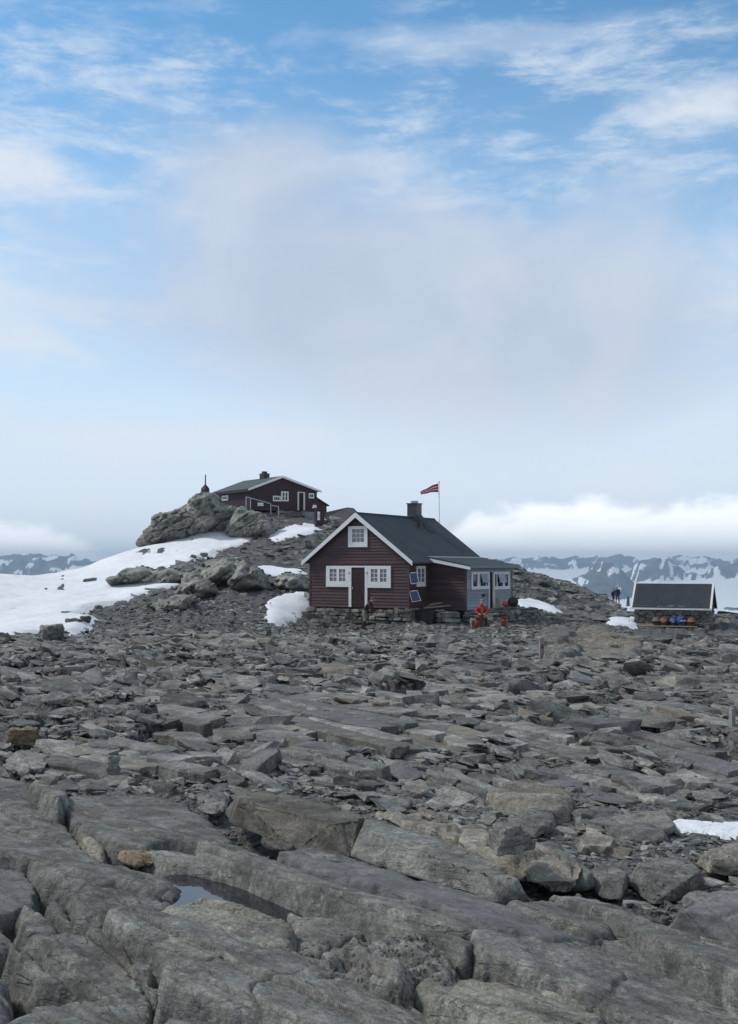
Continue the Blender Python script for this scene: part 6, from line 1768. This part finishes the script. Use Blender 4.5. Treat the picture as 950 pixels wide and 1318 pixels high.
def gen(n, Y0, Y1, umax, smin, smax, power, seed, z_emb=.25):
    r = np.random.default_rng(seed)
    # even over the ground inside a fan
    Y = np.sqrt(r.uniform(Y0 ** 2, Y1 ** 2, n)); u = r.uniform(-umax, umax, n) if umax > 0 else r.uniform(.41, -umax, n) * r.choice((-1, 1), n); X = u * Y
    s = smin * (1 - r.uniform(0, 1, n) * (1 - (smin / smax) ** power)) ** (-1 / power)
    return X, Y, s, r
sets = []
for (n, Y0, Y1, um, a, b, pw, sd_n) in ((14000, 8.0, 16, .42, .025, .22, 1.3, 1), (17000, 14, 30, .42, .045, .32, 1.4, 2), (20000, 28, 58, .42, .07, .42, 1.4, 3), (14000, 56, 125, .46, .13, .85, 1.45, 4), (5200, 5.0, 9.5, .42, .015, .11, 1.3, 5), (380, 9, 24, .40, .16, .44, 1.2, 6), (380, 22, 46, .40, .22, .52, 1.3, 7), (5500, 3.6, 16, -.62, .04, .30, 1.2, 8), (6500, 14, 58, -.62, .10, .5, 1.3, 9)):
    X, Y, s, r = gen(n, Y0, Y1, um, a, b, pw, sd_n)
    sets.append(np.stack([X, Y, s], -1))
R0 = np.concatenate(sets)
R1 = np.random.default_rng(77)
# keep clear of snow, buildings, the near slabs
keep = ~in_snow(R0[:, :2], np.where(R0[:, 1] < 20, .10, np.where(RNG.uniform(0, 1, len(R0)) < .35, .9, .15)))
def in_frame(fr, x0, x1, y0, y1):
    q = R0[:, :2] - fr.o[:2]; a = q @ fr.X[:2]; b = q @ fr.Y[:2]
    return (a > x0) & (a < x1) & (b > y0) & (b < y1)
keep &= ~in_frame(HF, -1.2, GW + 3.7, -.25, GL + .6) & ~in_frame(SF, -.3, SW + .3, -1.3, SD + .3) & ~in_frame(UF, -.3, UW + 3, -.8, UL + .3)
pxx = R0[:, 0] / R0[:, 1] * F + 475
gz_ = T(R0[:, 0], R0[:, 1])
pyy = HOR - (gz_ - EYE) / R0[:, 1] * F
fr_line = np.interp(pxx, [0, 100, 240, 300, 420, 500, 560, 640, 720, 800, 870, 950], [1000, 1012, 1016, 1024, 1050, 1060, 1060, 1072, 1085, 1108, 1150, 1150])
nearslab = (np.abs(R0[:, 0] / R0[:, 1]) < .40) & (R0[:, 1] < 9.6) & (pyy > fr_line + 4) & ~((pxx > 690) & (pyy < 1136 + np.maximum(0, pxx - 745) * .42)) 
keep &= ~nearslab
keep &= ~((R0[:, 1] > 45) & (R0[:, 1] < 60) & (R0[:, 2] > .24)) & ~((R0[:, 1] > 49) & (R0[:, 1] < 66) & (pxx > 770) & (R0[:, 2] > .2))
keep &= ~in_frame(UF, 1.5, UW + 4, -7, -.8)
keep &= ~((R0[:, 1] > 115) & (pxx > 600) & (pxx < 760) & False)
R0 = R0[keep]; pxx = pxx[keep]; pyy = pyy[keep]; n = len(R0)
k_ = 1
rotz = R1.normal(-.62, .38, n); flip = R1.uniform(0, 1, n) < .12; rotz[flip] = R1.uniform(0, 6.28, flip.sum())
tx = R1.normal(.07, .15, n); ty = R1.normal(.08, .13, n)
wild = R1.uniform(0, 1, n) < .035; tx[wild] = R1.normal(0, .6, wild.sum()); ty[wild] = R1.normal(0, .6, wild.sum())
pid = R1.integers(0, 32, n); tint = R1.uniform(0, 1, n)
aspect = R1.uniform(.40, 1.05, n); thick = R1.uniform(.32, .88, n)
gz2 = T(R0[:, 0], R0[:, 1]) + detail(R0[:, 0], R0[:, 1])
zc = gz2 + R0[:, 2] * R1.uniform(.02, .16, n)
cz_, sz_ = np.cos(rotz), np.sin(rotz); cx_, sx_ = np.cos(tx), np.sin(tx); cy_, sy_ = np.cos(ty), np.sin(ty)
Rm = np.empty((n, 3, 3))
Rz = np.zeros((n, 3, 3)); Rz[:, 0, 0] = cz_; Rz[:, 0, 1] = -sz_; Rz[:, 1, 0] = sz_; Rz[:, 1, 1] = cz_; Rz[:, 2, 2] = 1
Ry = np.zeros((n, 3, 3)); Ry[:, 0, 0] = cy_; Ry[:, 0, 2] = sy_; Ry[:, 1, 1] = 1; Ry[:, 2, 0] = -sy_; Ry[:, 2, 2] = cy_
Rx = np.zeros((n, 3, 3)); Rx[:, 0, 0] = 1; Rx[:, 1, 1] = cx_; Rx[:, 1, 2] = -sx_; Rx[:, 2, 1] = sx_; Rx[:, 2, 2] = cx_
Rm = Ry @ Rx @ Rz
appar = R0[:, 2] / R0[:, 1]
infr = (pxx > -10) & (pxx < 960) & (pyy > 735) & (pyy < 1318) & (R0[:, 1] < 54)
order = np.argsort(-np.where(infr, appar, -1))
single = order[:290]
zone = ['just beyond the smooth foreground slabs', 'in the middle of the rubble', 'in far rubble below the cabins']
sidew = ['on the left', 'in the centre', 'on the right']
for i in single:
    Y = R0[i, 1]; zi = 0 if Y < 12 else 1 if Y < 24 else 2
    o = link('loose_stone', FINE[pid[i]])
    s = R0[i, 2]
    m4 = Matrix(Rm[i].tolist()).to_4x4()
    o.matrix_world = Matrix.Translation((R0[i, 0], R0[i, 1], zc[i])) @ m4 @ Matrix.Diagonal((s, s * aspect[i], s * thick[i], 1))
    shp = ('long narrow' if aspect[i] < .62 else 'broad') if thick[i] < .60 else ('thick long' if aspect[i] < .72 else 'blocky')
    sd_w = sidew[0 if pxx[i] < 317 else 1 if pxx[i] < 634 else 2]
    tag(o, f'{shp} grey stone {zone[zi]}, {sd_w}', 'stone', f'{shp} stones {zone[zi]}, {sd_w}')
mask = np.ones(n, bool); mask[single] = False
def mass(sel, name):
    idx = np.where(sel)[0]
    Vs, Fs, Ts = [], [], []; off = 0
    for p in range(32):
        ii = idx[pid[idx] == p]
        if not len(ii): continue
        V, Fc = PROTO[p]
        S3 = np.stack([R0[ii, 2], R0[ii, 2] * aspect[ii], R0[ii, 2] * thick[ii]], -1)
        W_ = np.einsum('nij,nvj->nvi', Rm[ii], V[None] * S3[:, None]) + np.stack([R0[ii, 0], R0[ii, 1], zc[ii]], -1)[:, None]
        Vs.append(W_.reshape(-1, 3)); nv = len(V)
        Fs.append((Fc[None] + (np.arange(len(ii)) * nv)[:, None, None] + off).reshape(-1, 3)); off += nv * len(ii)
        Ts.append(np.repeat(tint[ii], nv))
    me = make_mesh(name, np.concatenate(Vs), np.concatenate(Fs), False, [M['rubble']])
    a = me.attributes.new('tint', 'FLOAT', 'POINT'); a.data.foreach_set('value', np.concatenate(Ts).astype(np.float32))
    tag(link(name, me), kind='stuff')
mass(mask & (R0[:, 1] < 58), 'rubble_stones')
mass(mask & (R0[:, 1] >= 58), 'hillside_stones')
# pebbles in the cracks between the near slabs
def pebbles():
    r = np.random.default_rng(9); m = 5200
    Y = np.sqrt(r.uniform(3.4 ** 2, 8.8 ** 2, m)); X = r.uniform(-.42, .42, m) * Y
    s = .008 + .03 * r.uniform(0, 1, m) ** 3
    z = T(X, Y) + detail(X, Y) + s * .3
    Vs, Fs, Ts = [], [], []; off = 0
    for i in range(m):
        V, Fc = PROTO[i % 32]
        th = r.uniform(0, 6.28); c, q = math.cos(th), math.sin(th)
        W_ = V * np.array([s[i], s[i], s[i] * 1.4])
        Vs.append(np.stack([W_[:, 0] * c - W_[:, 1] * q + X[i], W_[:, 0] * q + W_[:, 1] * c + Y[i], W_[:, 2] + z[i]], -1)); Fs.append(Fc + off); off += len(V); Ts.append(np.full(len(V), r.uniform(.0, 1)))
    me = make_mesh('crack_pebbles', np.concatenate(Vs), np.concatenate(Fs), False, [M['rubble']])
    a = me.attributes.new('tint', 'FLOAT', 'POINT'); a.data.foreach_set('value', np.concatenate(Ts).astype(np.float32))
    tag(link('crack_pebbles', me), kind='stuff')
pebbles()
# stones of their own colour
for (px, py, w, h, mat, label) in ((490, 914, 13, 8, 'rock_rust', 'pale yellow-brown block standing out in the middle of the rubble'), (146, 986, 8, 11, 'rock_pale', 'whitish upright stone in the rubble at left'),
                                   (30, 944, 20, 4, 'rock_rust', 'low rusty brown slab in the rubble at the left edge'), (165, 882, 22, 4, 'rock_pale', 'long pale slab of stone in the rubble left of centre'),
                                   (245, 986, 14, 3, 'rock_rust', 'brownish flat stone in the gravel left of centre'), (470, 1000, 16, 7, 'rock_pale', 'light grey block in the rubble below the yellow-brown block'),
                                   (700, 930, 14, 4, 'rock_pale', 'thin pale slab tilted in the right half of the rubble')):
    g_ = hit(px, py + h); Y = g_[1]; k = Y / F; z0 = float(T(g_[0], Y))
    c = [(g_[0] + sx * w * k * (1 if zz < 1 else .82), Y + sy * w * k * .6, z0 - .08 + zz * (h * 1.9 * k + .1)) for sx in (-1, 1) for sy in (-.6, .9) for zz in (0, 1)]
    block(c, label, mat=mat, sub=2, bev=.1, rough=.05, seed=px, name='stone', cat='stone')

# ------------------------------------------------------------------ air
HAZE = 1.6e-4
def build_haze():
    b = MB().box(-13500, 13500, -40, 9700, -470, 90).build('haze', None, None) if False else None
    me = bpy.data.meshes.new('haze')
    x0, x1, y0, y1, z0, z1 = -13500, 13500, -60, 9800, -470, 110
    me.from_pydata([(x0, y0, z0), (x1, y0, z0), (x1, y1, z0), (x0, y1, z0), (x0, y0, z1), (x1, y0, z1), (x1, y1, z1), (x0, y1, z1)], [],
                   [(3, 2, 1, 0), (4, 5, 6, 7), (0, 1, 5, 4), (1, 2, 6, 5), (2, 3, 7, 6), (3, 0, 4, 7)])
    m = bpy.data.materials.new('haze_air'); m.use_nodes = True
    g = N(m.node_tree); out = g.new('ShaderNodeOutputMaterial'); v = g.new('ShaderNodeVolumePrincipled')
    v.inputs['Color'].default_value = (0.58, 0.78, 1.0, 1); v.inputs['Density'].default_value = HAZE; v.inputs['Anisotropy'].default_value = 0.1
    g.t.links.new(v.outputs[0], out.inputs['Volume'])
    me.materials.append(m)
    tag(link('haze', me), kind='stuff')
build_haze()
